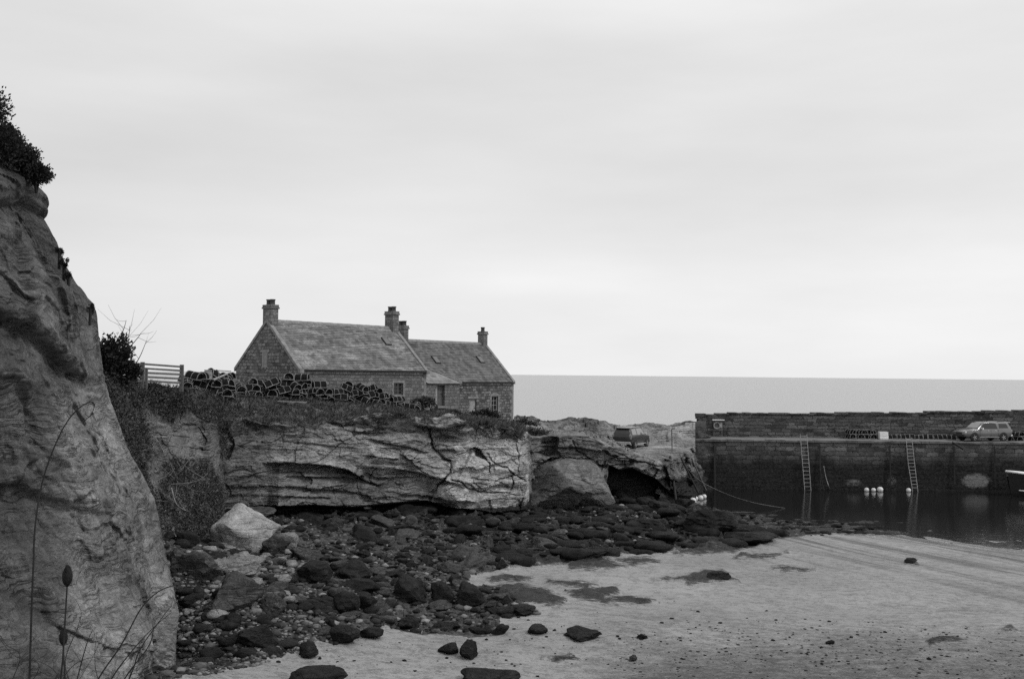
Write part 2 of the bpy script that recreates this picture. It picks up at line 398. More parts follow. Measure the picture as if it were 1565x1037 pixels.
def m_beach():
    n = N('beach_sand'); o = n.sep()
    rot = n.n('ShaderNodeMapping'); n.l(n.tc.outputs['Object'], rot.inputs[0]); rot.inputs['Rotation'].default_value = (0, 0, R_(64))
    st = n.noise(1.0, 5, n.mapv((.035, 1.1, 1), rot.outputs[0]), .65)
    st2 = n.noise(1.0, 4, n.mapv((.12, 4.5, 1), rot.outputs[0]), .6)
    big = n.noise(.12, 5); fine = n.noise(14, 4, None, .7); mid = n.noise(1.6, 5, None, .7)
    sand = n.ramp(n.math('ADD', n.math('MULTIPLY', big, .6), n.math('ADD', n.math('MULTIPLY', mid, .25), n.math('MULTIPLY', fine, .3))), .36, .74, .17, .335)
    shore = n.ramp(o[2], .10, .42, 1, 0)                      # ripple-lined wet fringe
    stm = n.math('MULTIPLY', shore, n.ramp(n.math('ADD', n.math('MULTIPLY', st, .5), n.math('MULTIPLY', st2, .5)), .46, .56))
    sand = n.mix(n.math('MULTIPLY', stm, .72), sand, .035)
    lines = n.math('MULTIPLY', n.ramp(o[2], .22, .46, 1, .08), n.ramp(st, .55, .61))
    sand = n.mix(n.math('MULTIPLY', lines, .72), sand, .05)
    # weed debris flecks
    spk = n.vor(2.6, n.mapv((.5, 1.0, 1))); spn = n.noise(.9, 4, None, .7)
    fl = n.math('MULTIPLY', n.ramp(spk, .10, .20, 1, 0), n.ramp(spn, .52, .62))
    dn = n.math('ADD', n.math('MULTIPLY', n.noise(2.2, 5, n.mapv((.7, 1.1, 1)), .7), .45), n.math('MULTIPLY', n.noise(9, 5, n.mapv((.7, 1.0, 1)), .8), .55))
    db = n.ramp(n.math('ADD', n.math('MULTIPLY', n.attr('debris'), .17), dn), .50, .72)
    sand = n.mix(n.math('MULTIPLY', db, .85), sand, .04)
    sand = n.mix(n.math('MULTIPLY', fl, n.math('ADD', n.math('MULTIPLY', n.attr('debris'), .7), .25)), sand, .03)
    wn = n.noise(4, 6, n.mapv((.6, 1.3, 1)), .75)
    wm = n.ramp(n.math('ADD', n.attr('weed'), n.math('MULTIPLY', n.math('SUBTRACT', wn, .5), 2.6)), .36, .80)
    weedc = n.ramp(n.noise(7, 6, n.mapv((.5, 1.3, 1)), .78), .38, .66, .004, .055)
    col = n.mix(wm, sand, weedc)
    rm = n.ramp(n.math('ADD', n.attr('rocky'), n.math('MULTIPLY', n.math('SUBTRACT', n.noise(1.8, 6, None, .75), .5), 1.2)), .42, .55)
    rc = n.ramp(n.vor(6, None, 'F1', 'Color'), .1, 1.0, .012, .09)
    col = n.mix(n.math('MULTIPLY', rm, n.math('SUBTRACT', 1.0, wm)), col, rc)
    anyd = n.math('MAXIMUM', rm, wm)
    rough = n.mix(anyd, n.ramp(o[2], .05, .35, .28, .85), .75)
    h = n.math('ADD', n.math('MULTIPLY', fine, .25), n.math('ADD', n.math('MULTIPLY', n.math('MULTIPLY', wm, wn), 1.2), n.math('MULTIPLY', n.math('MULTIPLY', rm, n.vor(6)), -1.2)))
    h = n.math('ADD', h, n.math('MULTIPLY', db, .3)); rip = n.noise(1.0, 3, n.mapv((.9, 7.5, 1), rot.outputs[0]), .5); h = n.math('ADD', h, n.math('MULTIPLY', n.math('MULTIPLY', rip, n.ramp(n.noise(.3, 3), .4, .6)), .45))
    return n.done(col, rough, n.bump(h, .10), .3)
M['beach'] = m_beach()
# ---- headland
BACK = [(120, 60, 8.7), (160, 60, 8.7), (240, 63, 8.5), (280, 66, 7.8), (320, 72, 7.8), (360, 86, 8.0), (480, 92, 7.6), (600, 97, 6.8), (700, 99, 6.0), (780, 99, 5.6)]
FOOT = [(120, 568, 48), (160, 568, 48), (200, 577, 49), (240, 588, 50), (280, 593, 52), (320, 600, 58), (360, 606, 62), (420, 610, 65), (480, 611, 67.5), (540, 613, 71), (600, 621, 75), (650, 630, 79),
        (700, 640, 81), (750, 646, 83), (786, 650, 85), (803, 652, 86), (870, 653, 86), (925, 662, 85), (960, 684, 87), (1000, 690, 87.5), (1062, 677, 93)]
RIM = [(120, 590, 43), (160, 600, 44), (200, 618, 47), (240, 630, 50), (280, 634, 52.5), (320, 640, 55), (345, 643, 57), (420, 648, 60), (480, 650, 61.5), (520, 646, 62), (550, 640, 62.5), (600, 639, 63),
       (650, 642, 63.6), (700, 642, 64), (730, 645, 64.5), (770, 656, 65.5), (800, 664, 66), (806, 668, 67), (812, 668, 71), (830, 667, 72), (870, 665, 73), (900, 667, 73.5), (925, 680, 74.5), (960, 690, 76),
       (1000, 703, 78), (1030, 701, 82), (1062, 682, 90)]
LIP = [(120, 830, 40), (160, 830, 41.5), (200, 835, 43), (240, 838, 45), (280, 838, 48), (320, 822, 52), (335, 795, 55.5), (345, 778, 58), (380, 772, 59), (410, 772, 59.6), (425, 772, 59.2), (480, 771, 60.2), (540, 774, 61.2), (600, 767, 62.2),
       (650, 764, 62.8), (680, 772, 62.6), (700, 776, 62.3), (750, 781, 64), (790, 780, 65), (803, 778, 65.6), (808, 770, 67), (812, 757, 71.5), (830, 758, 72.5), (900, 756, 73.5), (922, 748, 74), (930, 709, 75),
       (945, 716, 75.5), (962, 713, 76), (985, 723, 77), (1000, 728, 77.5), (1015, 742, 79), (1030, 756, 80.5), (1062, 756, 84)]
RECS = [(120, 0), (335, .2), (350, 2.0), (410, 2.2), (600, 2.4), (700, 1.2), (803, 1.5), (812, 1), (918, 1.5), (930, 3.4), (1000, 3.0), (1015, 1.0), (1062, .3)]
CRACKS = [([(650, 652), (655, 668), (662, 680), (672, 690), (682, 701), (691, 706), (688, 722), (680, 733), (668, 743), (660, 755), (655, 766)], 2.6, 1.6),
          ([(728, 644), (728, 662), (729, 684)], 1.1, .5), ([(748, 693), (752, 706), (764, 713), (776, 715), (785, 723), (783, 740), (778, 757)], 1.8, .9),
          ([(785, 723), (800, 732), (815, 742)], 1.4, .6), ([(722, 710), (720, 725), (724, 738), (740, 748), (760, 752)], 1.0, .5), ([(690, 734), (705, 737), (720, 748), (740, 753), (775, 752)], 1.6, .8),
          ([(795, 738), (796, 760), (793, 778)], 1.6, .7), ([(745, 700), (750, 715), (752, 722)], 1.4, .6), ([(735, 663), (750, 670), (780, 672)], .9, .3), ([(735, 680), (770, 690), (795, 712)], .8, .25),
          ([(573, 715), (560, 735), (570, 742)], 1.0, .35), ([(345, 700), (352, 680), (343, 655)], 5, .8), ([(432, 650), (434, 668), (430, 690)], 1.2, .3), ([(500, 742), (512, 762), (505, 772)], 1.0, .25),
          ([(770, 656), (780, 668), (803, 672)], 1.2, .4), ([(870, 668), (880, 690), (925, 712)], 1.6, .6), ([(815, 705), (870, 700), (925, 712)], 2.0, 1.0), ([(925, 690), (940, 700), (985, 705)], 1.5, .6),
          ([(793, 676), (797, 700), (795, 720)], 1.0, .5)]
LEDGES = [([(565, 670), (590, 676), (620, 682), (650, 690)], .55, 7), ([(408, 706), (440, 706), (470, 709), (505, 711), (535, 719), (548, 727)], 1.25, 15), ([(425, 721), (485, 722)], .3, 4),
          ([(440, 728), (500, 729), (545, 731), (575, 741)], .5, 6), ([(420, 744), (455, 744), (500, 748), (540, 752)], .35, 5), ([(425, 758), (470, 758), (500, 760)], .4, 6), ([(535, 658), (565, 661), (592, 660)], .35, 5),
          ([(555, 714), (600, 716), (640, 722), (672, 731), (690, 737)], .55, 26), ([(610, 757), (640, 756), (668, 760)], .3, 5), ([(232, 662), (262, 664), (288, 667)], .5, 6), ([(290, 683), (318, 686), (335, 684)], .45, 7),
          ([(300, 637), (336, 641)], .35, 6), ([(240, 676), (275, 682)], .4, 5), ([(262, 700), (335, 706)], .3, 8), ([(636, 649), (655, 654), (680, 655), (702, 649)], 1.0, 9), ([(664, 669), (690, 667), (708, 671)], .4, 4),
          ([(670, 688), (695, 686), (700, 690)], .45, 5), ([(500, 648), (560, 647)], .35, 4), ([(430, 673), (480, 677), (540, 684)], .22, 4), ([(560, 695), (600, 699), (640, 700)], .3, 9), ([(640, 705), (672, 715)], .25, 4),
          ([(830, 682), (880, 683), (915, 690)], .5, 7), ([(940, 702), (985, 704), (1002, 710)], .6, 6), ([(925, 712), (960, 708)], .4, 5), ([(720, 730), (760, 733), (785, 745)], .25, 6), ([(355, 742), (380, 744), (410, 742)], .35, 6)]
CARP = PZ(962, 684, 4.15)+np.array([.3, 1.0, 0])
def bed_saw(p, step, seed):
    q = p[:, 2]/step+p[:, 0]*.03+fbm(p, (.25, .25, .5), 4, seed)*1.6; f = q-np.floor(q); return np.where(f > .12, f, 1-f/.12)-.5
def build_headland():
    cols = np.arange(120, 1063, 1.25); nc = len(cols)
    back = np.zeros((nc, 3)); 
    for i, c in enumerate(cols):
        if c < 786: back[i] = PZ(c, 600, 0)*0; Yb = interp(BACK, c, 1); back[i] = [(c-CX)/FPX*Yb, Yb, interp(BACK, c, 2)]
        else: back[i] = P(c, np.interp(c, [786, 800, 830, 850, 870, 900, 925, 945, 960, 1000, 1062], [636, 637, 642, 641, 636, 640, 646, 651, 650, 649, 646]), 97)
    far = back.copy(); far[:, 1] += 9; far[:, 0] *= (far[:, 1]/back[:, 1]); far[:, 2] = -1.5
    foot = P(cols, interp(FOOT, cols, 1), interp(FOOT, cols, 2)); rim = P(cols, interp(RIM, cols, 1), interp(RIM, cols, 2))
    lipY = interp(LIP, cols, 2); lip = P(cols, interp(LIP, cols, 1), lipY); rec = interp(RECS, cols, 1)
    r1 = P(cols, interp(LIP, cols, 1)+5, lipY+rec); base = r1.copy(); base[:, 2] = -.6; base[:, 1] -= .3
    zr = np.clip(r1[:, 2]-.3, -.5, 9)
    segs = [(far, back, 8), (back, foot, 46), (foot, rim, 50), (rim, lip, 125), (lip, r1, 9), (r1, base, 22)]
    V = []; T = []
    for k, (a, b, m) in enumerate(segs):
        t = np.linspace(0, 1, m, endpoint=False)[:, None, None]
        V.append(a[None]*(1-t)+b[None]*t); T.append(np.full((m, nc), float(k))+t[:, :, 0])
    V.append(base[None]); T.append(np.full((1, nc), 6.0))
    V = np.concatenate(V); T = np.concatenate(T); nr = V.shape[0]
    # soften the plan's corners a little
    p = V.reshape(-1, 3).copy(); t = T.ravel(); px, py = proj(p)
    px = np.tile(cols, nr)
    face = sstep(2.85, 3.02, t)*(1-sstep(5.2, 6, t)*.5); ground = 1-sstep(2.8, 3.0, t)
    wx = fbm(p, .5, 3, 101)*5+fbm(p, 2.6, 3, 105)*3.2; wy = fbm(p, (.4, .4, .8), 3, 103)*3.5+fbm(p, 2.6, 3, 107)*3.2
    qx, qy = px+wx, py+wy
    fv, fe = facets(p+fbm(p, .5, 3, 7)[:, None]*.8, (.30, .30, .62), 3); fv2, fe2 = facets(p+fbm(p, 1.1, 3, 8)[:, None]*.3, (.9, .9, 1.9), 13)
    lay = fbm(p+np.array([0, 0, .08])*p[:, :1], (.22, .22, 2.6), 5, 23, .6)
    fv3, _ = facets(p+fbm(p, .5, 3, 9)[:, None]*.5, (.26, .26, 1.15), 19)
    saw = bed_saw(p, .62, 401)*sstep(-.3, .4, fbm(p, .25, 2, 402))
    out = saw*.12 + fv*.26 + fv3*.26 + fv2*.08 + lay*.17 + fbm(p, .22, 3, 44)*.5 + fbm(p, (2.2, 2.2, 3), 5, 45, .65)*.10
    left = sstep(345, 300, px)
    rs = np.zeros(len(p)); strong = sstep(350, 420, px)
    for poly, w, d in CRACKS:
        dist = seg_dist(qx, qy, poly); rs += d*.62*np.exp(-(dist/(w*.62))**2)*(.35+.65*sstep(-.35, .25, fbm(p, 1.1, 2, 90+int(w*10))))
    for poly, d, L in LEDGES:
        xs = [a for a, _ in poly]; ys = [b for _, b in poly]
        tt = (py+wy*.35)-np.interp(px, xs, ys)
        taper = sstep(xs[0]-10, xs[0]+8, px+wx)*(1-sstep(xs[-1]-8, xs[-1]+10, px+wx))
        rs += d*taper*np.where(tt > 0, np.exp(-np.clip(tt, 0, 99)/L)*sstep(0, 1.3, tt), 0) - .25*d*taper*np.exp(-((tt+2.5)/3.0)**2)
    hole = sdf(px+wx*.3, py+wy*.3, [(726, 684), (735, 687), (746, 703), (738, 701), (727, 698)]); rs += 1.3*sstep(-1, 1.5, hole)
    # lobed lower blocks right of the main crack
    rs -= .8*sstep(0, 16, sdf(px, py, [(664, 742), (690, 733), (722, 752), (735, 770), (690, 778), (655, 765)]))
    rs -= .5*sstep(0, 22, sdf(px, py, [(655, 690), (690, 735), (560, 712), (560, 680)]))
    p[:, 1] += -(out*.85)*face + rs*face
    p[:, 0] += (out*.35)*face*np.where(px > 600, 1, .4)
    right = sstep(790, 815, px)
    p[:, 1] -= face*sstep(806, 815, px)*(fv*.55+fv3*.35)*sstep(4.2, 3.8, t)
    gz = fbm(p, (.35, .35, 0), 5, 60)*.30 + np.abs(fbm(p, (.9, .9, 0), 4, 62))*.5 + fbm(p, (1.5, 1.5, 0), 3, 64)*.14 - .1
    gz = gz*(1-right) + right*((fbm(p, (.16, .35, 0), 4, 66)*.55+lay*.2+fv2*.30+ridged(p, (.22, .8, 0), 3, 69)*.22+fbm(p, (.8, 2.0, 0), 4, 68)*.2)*sstep(0.85, 1.2, t)*(1-.8*sstep(940, 985, px)*sstep(1.6, 1.9, t)) + fbm(p, (.5, .2, 0), 4, 67)*.3*sstep(1.6, 1.0, t))
    nearhouse = sstep(2.0, 2.25, t)
    p[:, 2] += gz*ground*np.where(t < 1, sstep(.6, 1, t), 1)*np.where(px < 790, np.maximum(nearhouse, .25), 1)
    # ragged turf overhang at the rim
    edge = np.exp(-((t-2.97)/.09)**2)*(1-right)
    p[:, 1] -= edge*(.4+.9*fbm(p, (.9, .5, .5), 4, 70)); p[:, 2] += edge*(.1+.55*fbm(p, (.7, .5, .5), 4, 71))
    cw = sstep(5.5, 3.2, np.hypot(p[:, 0]-CARP[0], p[:, 1]-CARP[1]))*(t < 2.9); p[:, 2] = p[:, 2]*(1-cw)+CARP[2]*cw
    z = p[:, 2]
    # attributes
    rimy = np.tile(interp(RIM, cols, 1), nr)
    grass = (1-right)*sstep(3.06, 2.90, t+fbm(p, (.45, .45, .45), 5, 80, .65)*.24-.035)
    scr = sstep(262, 200, px+fbm(p, .4, 3, 81)*30+(np.clip(py, 560, 900)-700)*-.25)
    grass = np.maximum(grass, scr*.9); grass = np.maximum(grass, .75*sstep(0, 14, sdf(px+wx, py+wy, [(240, 692), (330, 700), (350, 760), (335, 850), (230, 850)])))
    grass = np.maximum(grass, .8*sstep(0, 7, sdf(px+wx, py+wy, [(332, 645), (352, 645), (356, 700), (340, 716), (334, 690)])))
    grass = np.maximum(grass, right*.62*sstep(1.9, 1.6, t)*(1-sstep(900, 960, px)))
    weed = sstep(2.7, 1.9, z+fbm(p, .5, 4, 82)*.5)*sstep(335, 370, px)*(1-.75*sstep(650, 690, px)*sstep(815, 800, px)*sstep(1.7, 2.2, z)) 
    weed = np.maximum(weed, sstep(4.05, 4.6, t)*sstep(340, 370, px))  # weed under the lip; inside the cave this is shade painted dark
    weed = np.maximum(weed, right*sstep(2.8, 1.6, z)); weed = np.where(t < 3, 0, weed)
    pale = .06+.50*sstep(400, 440, px)*sstep(8, -6, py-np.interp(px, [400, 530, 560, 680, 700, 830], [712, 716, 722, 735, 775, 778]))
    pale = pale+.34*sstep(640, 720, px)*(1-right); pale = np.where(px > 808, .20, pale)  # right section painted paler, as its face turns toward the light
    pale = pale + fbm(p, .3, 4, 84)*.22
    pale = np.where((t < 2.2) & (px > 808), .20+.15*sstep(940, 985, px)+fbm(p, .5, 4, 85)*.3, pale)
    o = mesh_np('headland', p, gridfaces(nr, nc), M['cliff'], None, True, {'grass': grass, 'weed': weed, 'pale': np.clip(pale, 0, 1)})
    me = o.data
    try: me.set_sharp_from_angle(angle=R_(38))
    except Exception: pass
    tag(o, kind='structure')
    return p.reshape(nr, nc, 3), T, cols, grass.reshape(nr, nc)
# ---- near cliff on the left
SIL = [(-40, 120), (120, 118), (230, 8), (250, 36), (262, 52), (274, 70), (284, 76), (292, 72), (300, 74), (308, 68), (314, 62), (322, 68), (345, 84), (372, 93), (400, 104), (420, 116), (440, 133), (460, 143), (480, 148), (520, 152), (560, 157), (590, 163),
       (620, 170), (660, 184), (700, 200), (740, 218), (780, 236), (820, 244), (860, 252), (900, 260), (940, 268), (965, 275), (1000, 271), (1060, 268), (1200, 262)]
NCR = [([(0, 484), (60, 492), (95, 512), (130, 548), (158, 575)], 5, .55), ([(0, 456), (40, 466), (85, 470)], 4, .3), ([(95, 512), (84, 470), (90, 410), (80, 370)], 5, .5), ([(0, 722), (40, 738), (60, 742), (100, 748), (140, 775), (190, 778), (205, 790)], 3.2, .3),
       ([(100, 600), (118, 640), (102, 700), (108, 760), (125, 825)], 4, .35), ([(0, 792), (70, 797), (120, 805), (175, 802)], 2.2, .16), ([(188, 680), (205, 760), (222, 850), (240, 905), (262, 990)], 5, .4), ([(0, 640), (50, 632), (90, 642)], 4, .25),
       ([(60, 312), (75, 318), (72, 300)], 4, .5), ([(0, 290), (60, 300), (85, 360)], 3, .2), ([(150, 790), (168, 820), (178, 870), (190, 930)], 3.5, .22), ([(95, 380), (110, 430), (140, 450)], 4, .25), ([(0, 405), (30, 440), (75, 450)], 4, .3)]
def build_near_cliff():
    pys = np.arange(-60, 1180, 2.2); nr = len(pys); S = np.interp(pys, [a for a, b in SIL][2:], [b for a, b in SIL][2:])
    S = np.where(pys < 230, 8-(230-pys)*.9, S)
    u = np.linspace(0, 1, 340); m = len(u); nb = 40
    V = np.zeros((nr, m+nb, 3)); Q = np.zeros((nr, m+nb, 2))
    for i, (py, s) in enumerate(zip(pys, S)):
        a = -300+0*u; px = -300+(s+300)*np.sin(u*math.pi/2)**.9
        # the face runs away from the camera and rounds off at its far edge; higher parts lean back
        Y = 21.5+13.5*u**1.15+1.2*sstep(1200, 100, py)-7.5*sstep(860, 1100, py)*(.3+.7*u)
        V[i, :m] = P(px, np.full(m, py), Y); Q[i, :m, 0] = px; Q[i, :m, 1] = py
        e = V[i, m-1]; t = np.linspace(0, 1, nb+1)[1:]
        V[i, m:, 0] = e[0]-9*t**1.6; V[i, m:, 1] = e[1]+9*t**.6; V[i, m:, 2] = e[2]; Q[i, m:, 0] = s; Q[i, m:, 1] = py
    p = V.reshape(-1, 3); px = Q[..., 0].ravel(); py = Q[..., 1].ravel()
    wx = fbm(p, .6, 3, 201)*10; wy = fbm(p, (.5, .5, 1), 3, 202)*8
    fv, fe = facets(p+fbm(p, .5, 3, 7)[:, None]*.7, (.4, .4, .5), 33); lay = fbm(p+p[:, 1:2]*np.array([0, 0, .12]), (.18, .18, 1.6), 5, 24, .6)
    fva, _ = facets(p+fbm(p, .7, 3, 17)[:, None]*.35, (.8, .8, 1.2), 35); fvb, _ = facets(p+fbm(p, 2, 3, 18)[:, None]*.2, (2.0, 2.0, 3.4), 37)
    saw = bed_saw(p, .75, 411)*sstep(-.35, .3, fbm(p, .3, 2, 412))+bed_saw(p, .27, 413)*.35*sstep(-.1, .4, fbm(p, .5, 2, 414))
    out = fv*.24+fva*.12+fvb*.035+saw*.10+lay*.10+fbm(p, .3, 3, 46)*.40-.12+fbm(p, (1.4, 1.4, 2.4), 6, 47, .6)*.12+ridged(p, (.7, .7, .25), 3, 48)*.10
    rs = 0
    for poly, w, d in NCR: rs = rs+d*.16*np.exp(-(seg_dist(px+wx*1.4, py+wy*1.4, poly)/(w*1.5))**2)*(.2+.8*sstep(-.4, .3, fbm(p, .9, 2, 91)))
    sd = S.repeat(m+nb)-px
    flute = fbm(np.stack([sd*.030+py*.002, py*.0035, px*0], 1), 1.0, 4, 55, .6)*.55*sstep(560, 700, py) + fbm(np.stack([sd*.02, py*.006, px*0], 1), 1.0, 4, 56)*.35*sstep(620, 500, py)
    butt = .75*sstep(118, 84, px+wx*.8)*sstep(560, 640, py)*sstep(900, 760, py) + .4*sstep(50, 38, sd+wx*.6)*sstep(660, 720, py) + .55*sstep(82, 66, px+wx)*sstep(350, 385, py)*sstep(470, 440, py)
    rs = rs+butt-flute
    # bulging courses with undercuts
    for poly, d, L in [([(-60, 470), (0, 478), (60, 490), (95, 512), (130, 546), (160, 572)], .95, 46), ([(-60, 560), (40, 575), (90, 640)], .3, 30), ([(-60, 735), (60, 742), (140, 775), (200, 785)], .35, 26), ([(40, 305), (80, 308)], .45, 8)]:
        xs = [a for a, _ in poly]; ys = [b for _, b in poly]; tt = py+wy*.5-np.interp(px, xs, ys)
        tp = sstep(xs[-1]+12, xs[-1]-6, px); rs = rs+d*tp*np.where(tt > 0, np.exp(-np.clip(tt, 0, 500)/L)*sstep(0, 11, tt), 0)-.35*d*tp*np.exp(-((tt+10)/12)**2)
    k = np.tile(np.concatenate([np.ones(m-20), np.linspace(1, .55, 20), np.full(nb, .5)]), nr)
    d = ((out-rs)*k).reshape(nr, m+nb)
    for _ in range(1): e = np.pad(d, 1, mode='edge'); d = (e[1:-1, 1:-1]*2+e[:-2, 1:-1]+e[2:, 1:-1]+e[1:-1, :-2]+e[1:-1, 2:])/6
    d = d.ravel()
    p = p + np.stack([d*.8, -d*.62, d*.0], 1)
    qx_, qy_ = proj(p); ov = qx_.reshape(nr, m+nb).max(1)-S; kk = np.hanning(11); kk /= kk.sum(); ov = np.convolve(np.pad(ov, 5, mode='edge'), kk, 'valid')
    wu = np.tile(np.concatenate([sstep(.25, .9, u), np.ones(nb)]), nr); p[:, 0] -= ov.repeat(m+nb)*wu*p[:, 1]/FPX
    fade = np.tile(np.concatenate([np.zeros(m-60), np.linspace(0, 1, 60), np.ones(nb)]), nr)
    p[:, 2] += fade*fbm(p, (.8, .8, .8), 4, 49)*.25
    grass = sstep(300, 215, py+wx+px*.15)*1.0
    pale = .02+.10*sstep(440, 560, py)+.60*sstep(85, 135, px)*sstep(540, 640, py)+fbm(p, .35, 4, 50)*.45+.1*sstep(860, 700, py)  # lower right painted paler, the side of the face turned to the sun
    weed = sstep(3.2, 2.2, p[:, 2]+fbm(p, .5, 3, 52)*.8)*.45
    # top sheet running back
    G = p.reshape(nr, m+nb, 3)
    o = mesh_np('near_cliff', p, gridfaces(nr, m+nb), M['near_cliff'], None, True, {'grass': grass, 'pale': np.clip(pale, 0, 1), 'weed': weed})
    try: o.data.set_sharp_from_angle(angle=R_(40))
    except Exception: pass
    tag(o, kind='structure'); return G
# ---- rocks
def ico(sub):
    import bmesh
    bm = bmesh.new(); bmesh.ops.create_icosphere(bm, subdivisions=sub, radius=1.0)
    V = np.array([v.co[:] for v in bm.verts]); F = np.array([[v.index for v in f.verts] for f in bm.faces]); bm.free(); return V, F
ICO = {k: ico(k) for k in (1, 2, 3, 4, 5)}
def rock_verts(sub, seed, planes=16, squash=(1, .8, .6), noise=.06, soft=9):
    r = np.random.default_rng(seed); V = ICO[sub][0]
    nn = r.normal(size=(planes, 3)); nn /= np.linalg.norm(nn, axis=1)[:, None]; h = r.uniform(.62, 1.0, planes)
    dots = V@nn.T; rad = np.where(dots > .12, h/np.maximum(dots, .12), 9.0); rad = np.minimum(rad, 1.35)
    rr = -np.log(np.exp(-soft*rad).sum(1)/1.0)/soft if soft < 20 else rad.min(1)
    rr = np.clip(rr, .35, 1.4)
    p = V*rr[:, None]; p = p*(1+noise*(fbm(V*1.0+seed, 2.6, 5, seed % 50, .65)[:, None]*2.6))
    return p*np.array(squash)
def cut_rock(sub, planes, size, noise=.03, seed=1, soft=45):
    """a rock bounded by hand-placed cleavage planes (nx, ny, nz, h)"""
    V = ICO[sub][0]; Q = np.array(planes, float); nn = Q[:, :3]/np.linalg.norm(Q[:, :3], axis=1)[:, None]; h = Q[:, 3]
    dots = V@nn.T; rad = np.where(dots > .08, h/np.maximum(dots, .08), 9.0); rad = np.minimum(rad, 1.6)
    rr = -np.log(np.exp(-soft*rad).sum(1))/soft; p = V*rr[:, None]
    return p*(1+noise*fbm(p+seed, 2.2, 5, seed, .6)[:, None]*2)*np.array(size)
def rock_obj(name, seed, sub, size, mat, planes=16, noise=.05, soft=14, sharp=True):
    V = rock_verts(sub, seed, planes, size, noise, soft); o = mesh_np(name, V, ICO[sub][1], mat, None, True)
    if sharp:
        try: o.data.set_sharp_from_angle(angle=R_(32))
        except Exception: pass
    return o
# ---- water
def m_water(name, col, wl, bumpd, rough, spec=.5):
    n = N(name)
    a = n.noise(wl, 4, n.mapv((1, 2.2, 1)), .6); b = n.noise(wl*6, 3, n.mapv((1, 1.8, 1)), .6)
    h = n.math('ADD', a, n.math('MULTIPLY', b, .25)); n.b.inputs['IOR'].default_value = 1.33
    return n.done(col, rough, n.bump(h, bumpd), spec)
M['harbour'] = m_water('harbour_water', .010, .9, .012, .04)
M['sea'] = m_water('open_sea', .27, .25, .16, .26)
build_beach()
HL, HT, HC, HG = build_headland()
NC = build_near_cliff()
# harbour water and open sea meet under the pier
def quad(name, x0, x1, y0, y1, z, mat, nx=1, ny=1):
    xs = np.linspace(x0, x1, nx+1); ys = np.linspace(y0, y1, ny+1); X, Y = np.meshgrid(xs, ys)
    return mesh_np(name, np.stack([X.ravel(), Y.ravel(), np.full(X.size, z)], 1), gridfaces(ny+1, nx+1), mat)
tag(quad('water', -20, 140, 40, 97, 0.0, M['harbour']), kind='structure')
tag(quad('sea', -30000, 30000, 97, 60000, 0.0, M['sea']), kind='structure')
# bank under the photographer where the dry stems root
def bank():
    xs = np.linspace(-9, 9, 90); ys = np.linspace(-5, 13, 90); X, Y = np.meshgrid(xs, ys); p = np.stack([X.ravel(), Y.ravel(), np.zeros(X.size)], 1)
    z = 8.95-sstep(4.2, 13, p[:, 1])*5.5-.03*np.abs(p[:, 0])+fbm(p, .9, 3, 301)*.1-.25*sstep(3.0, 4.6, p[:, 1])
    p[:, 2] = z; o = mesh_np('grass_bank', p, gridfaces(90, 90), M['bank'], None, True); tag(o, kind='structure')
M['bank'] = m_plain('rough_turf', .05, .95, .5, 3, .05)
bank()
# ------------------------------------------------------------------ surface lookup by rays
dg = bpy.context.evaluated_depsgraph_get(); dg.update()
from mathutils.bvhtree import BVHTree
def bvh(name):
    me = bpy.data.objects[name].data
    v = [0.0]*(len(me.vertices)*3); me.vertices.foreach_get('co', v); v = np.array(v).reshape(-1, 3)
    f = [tuple(p.vertices) for p in me.polygons]; return BVHTree.FromPolygons([tuple(a) for a in v], f)
BV = {k: bvh(k) for k in ('beach', 'headland', 'near_cliff')}
def hit(px, py, names=('beach', 'headland', 'near_cliff')):
    d = Vector(ray(np.float64(px), np.float64(py))).normalized(); best = None
    for k in names:
        r = BV[k].ray_cast(Vector(CAM), d)
        if r[0] is not None and (best is None or r[3] < best[2]): best = (r[0], r[1], r[3])
    return best
def drop(x, y, names=('beach', 'headland'), z0=30):
    best = None
    for k in names:
        r = BV[k].ray_cast(Vector((x, y, z0)), Vector((0, 0, -1)))
        if r[0] is not None and (best is None or r[0].z > best): best = r[0].z
    return best
# ------------------------------------------------------------------ cottages
TH = R_(40); GX = np.array([math.sin(TH), math.cos(TH), 0]); GY = np.array([-math.cos(TH), math.sin(TH), 0])
RZ = math.atan2(GX[1], GX[0])
F0 = P(np.float64(455), np.float64(561.5), np.float64(70.0)); ZB = 6.0
F0 = np.array([F0[0], F0[1], 0]); EZ = float(P(np.float64(455), np.float64(562), np.float64(70.))[2])
def loc2px(x, y, z): 
    a = proj((F0+GX*x+GY*y+np.array([0, 0, z]))[None]); return float(a[0][0]), float(a[1][0])
def solve(f, target, lo, hi):
    for _ in range(50):
        m = (lo+hi)/2
        if (f(m) < target): lo = m
        else: hi = m
    return (lo+hi)/2
def wallhit(px, py, axis, off):      # picture point -> local (along wall, z) on plane local y=off (axis 'y') or x=off
    d = ray(np.float64(px), np.float64(py)); nrm = GY if axis == 'y' else GX; o = F0+nrm*off
    t = np.dot(o-CAM, nrm)/np.dot(d, nrm); q = CAM+d*t-F0
    return float(np.dot(q, GX if axis == 'y' else GY)), float(q[2])
L1 = solve(lambda s: loc2px(s, 0, EZ)[0], 651, 5, 30)
W1 = solve(lambda s: -loc2px(0, s, EZ)[0], -361, 3, 14)
RI1 = solve(lambda s: -loc2px(.3, W1/2, s)[1], -491, EZ, EZ+8)
print('cottage', L1, W1, EZ, RI1)
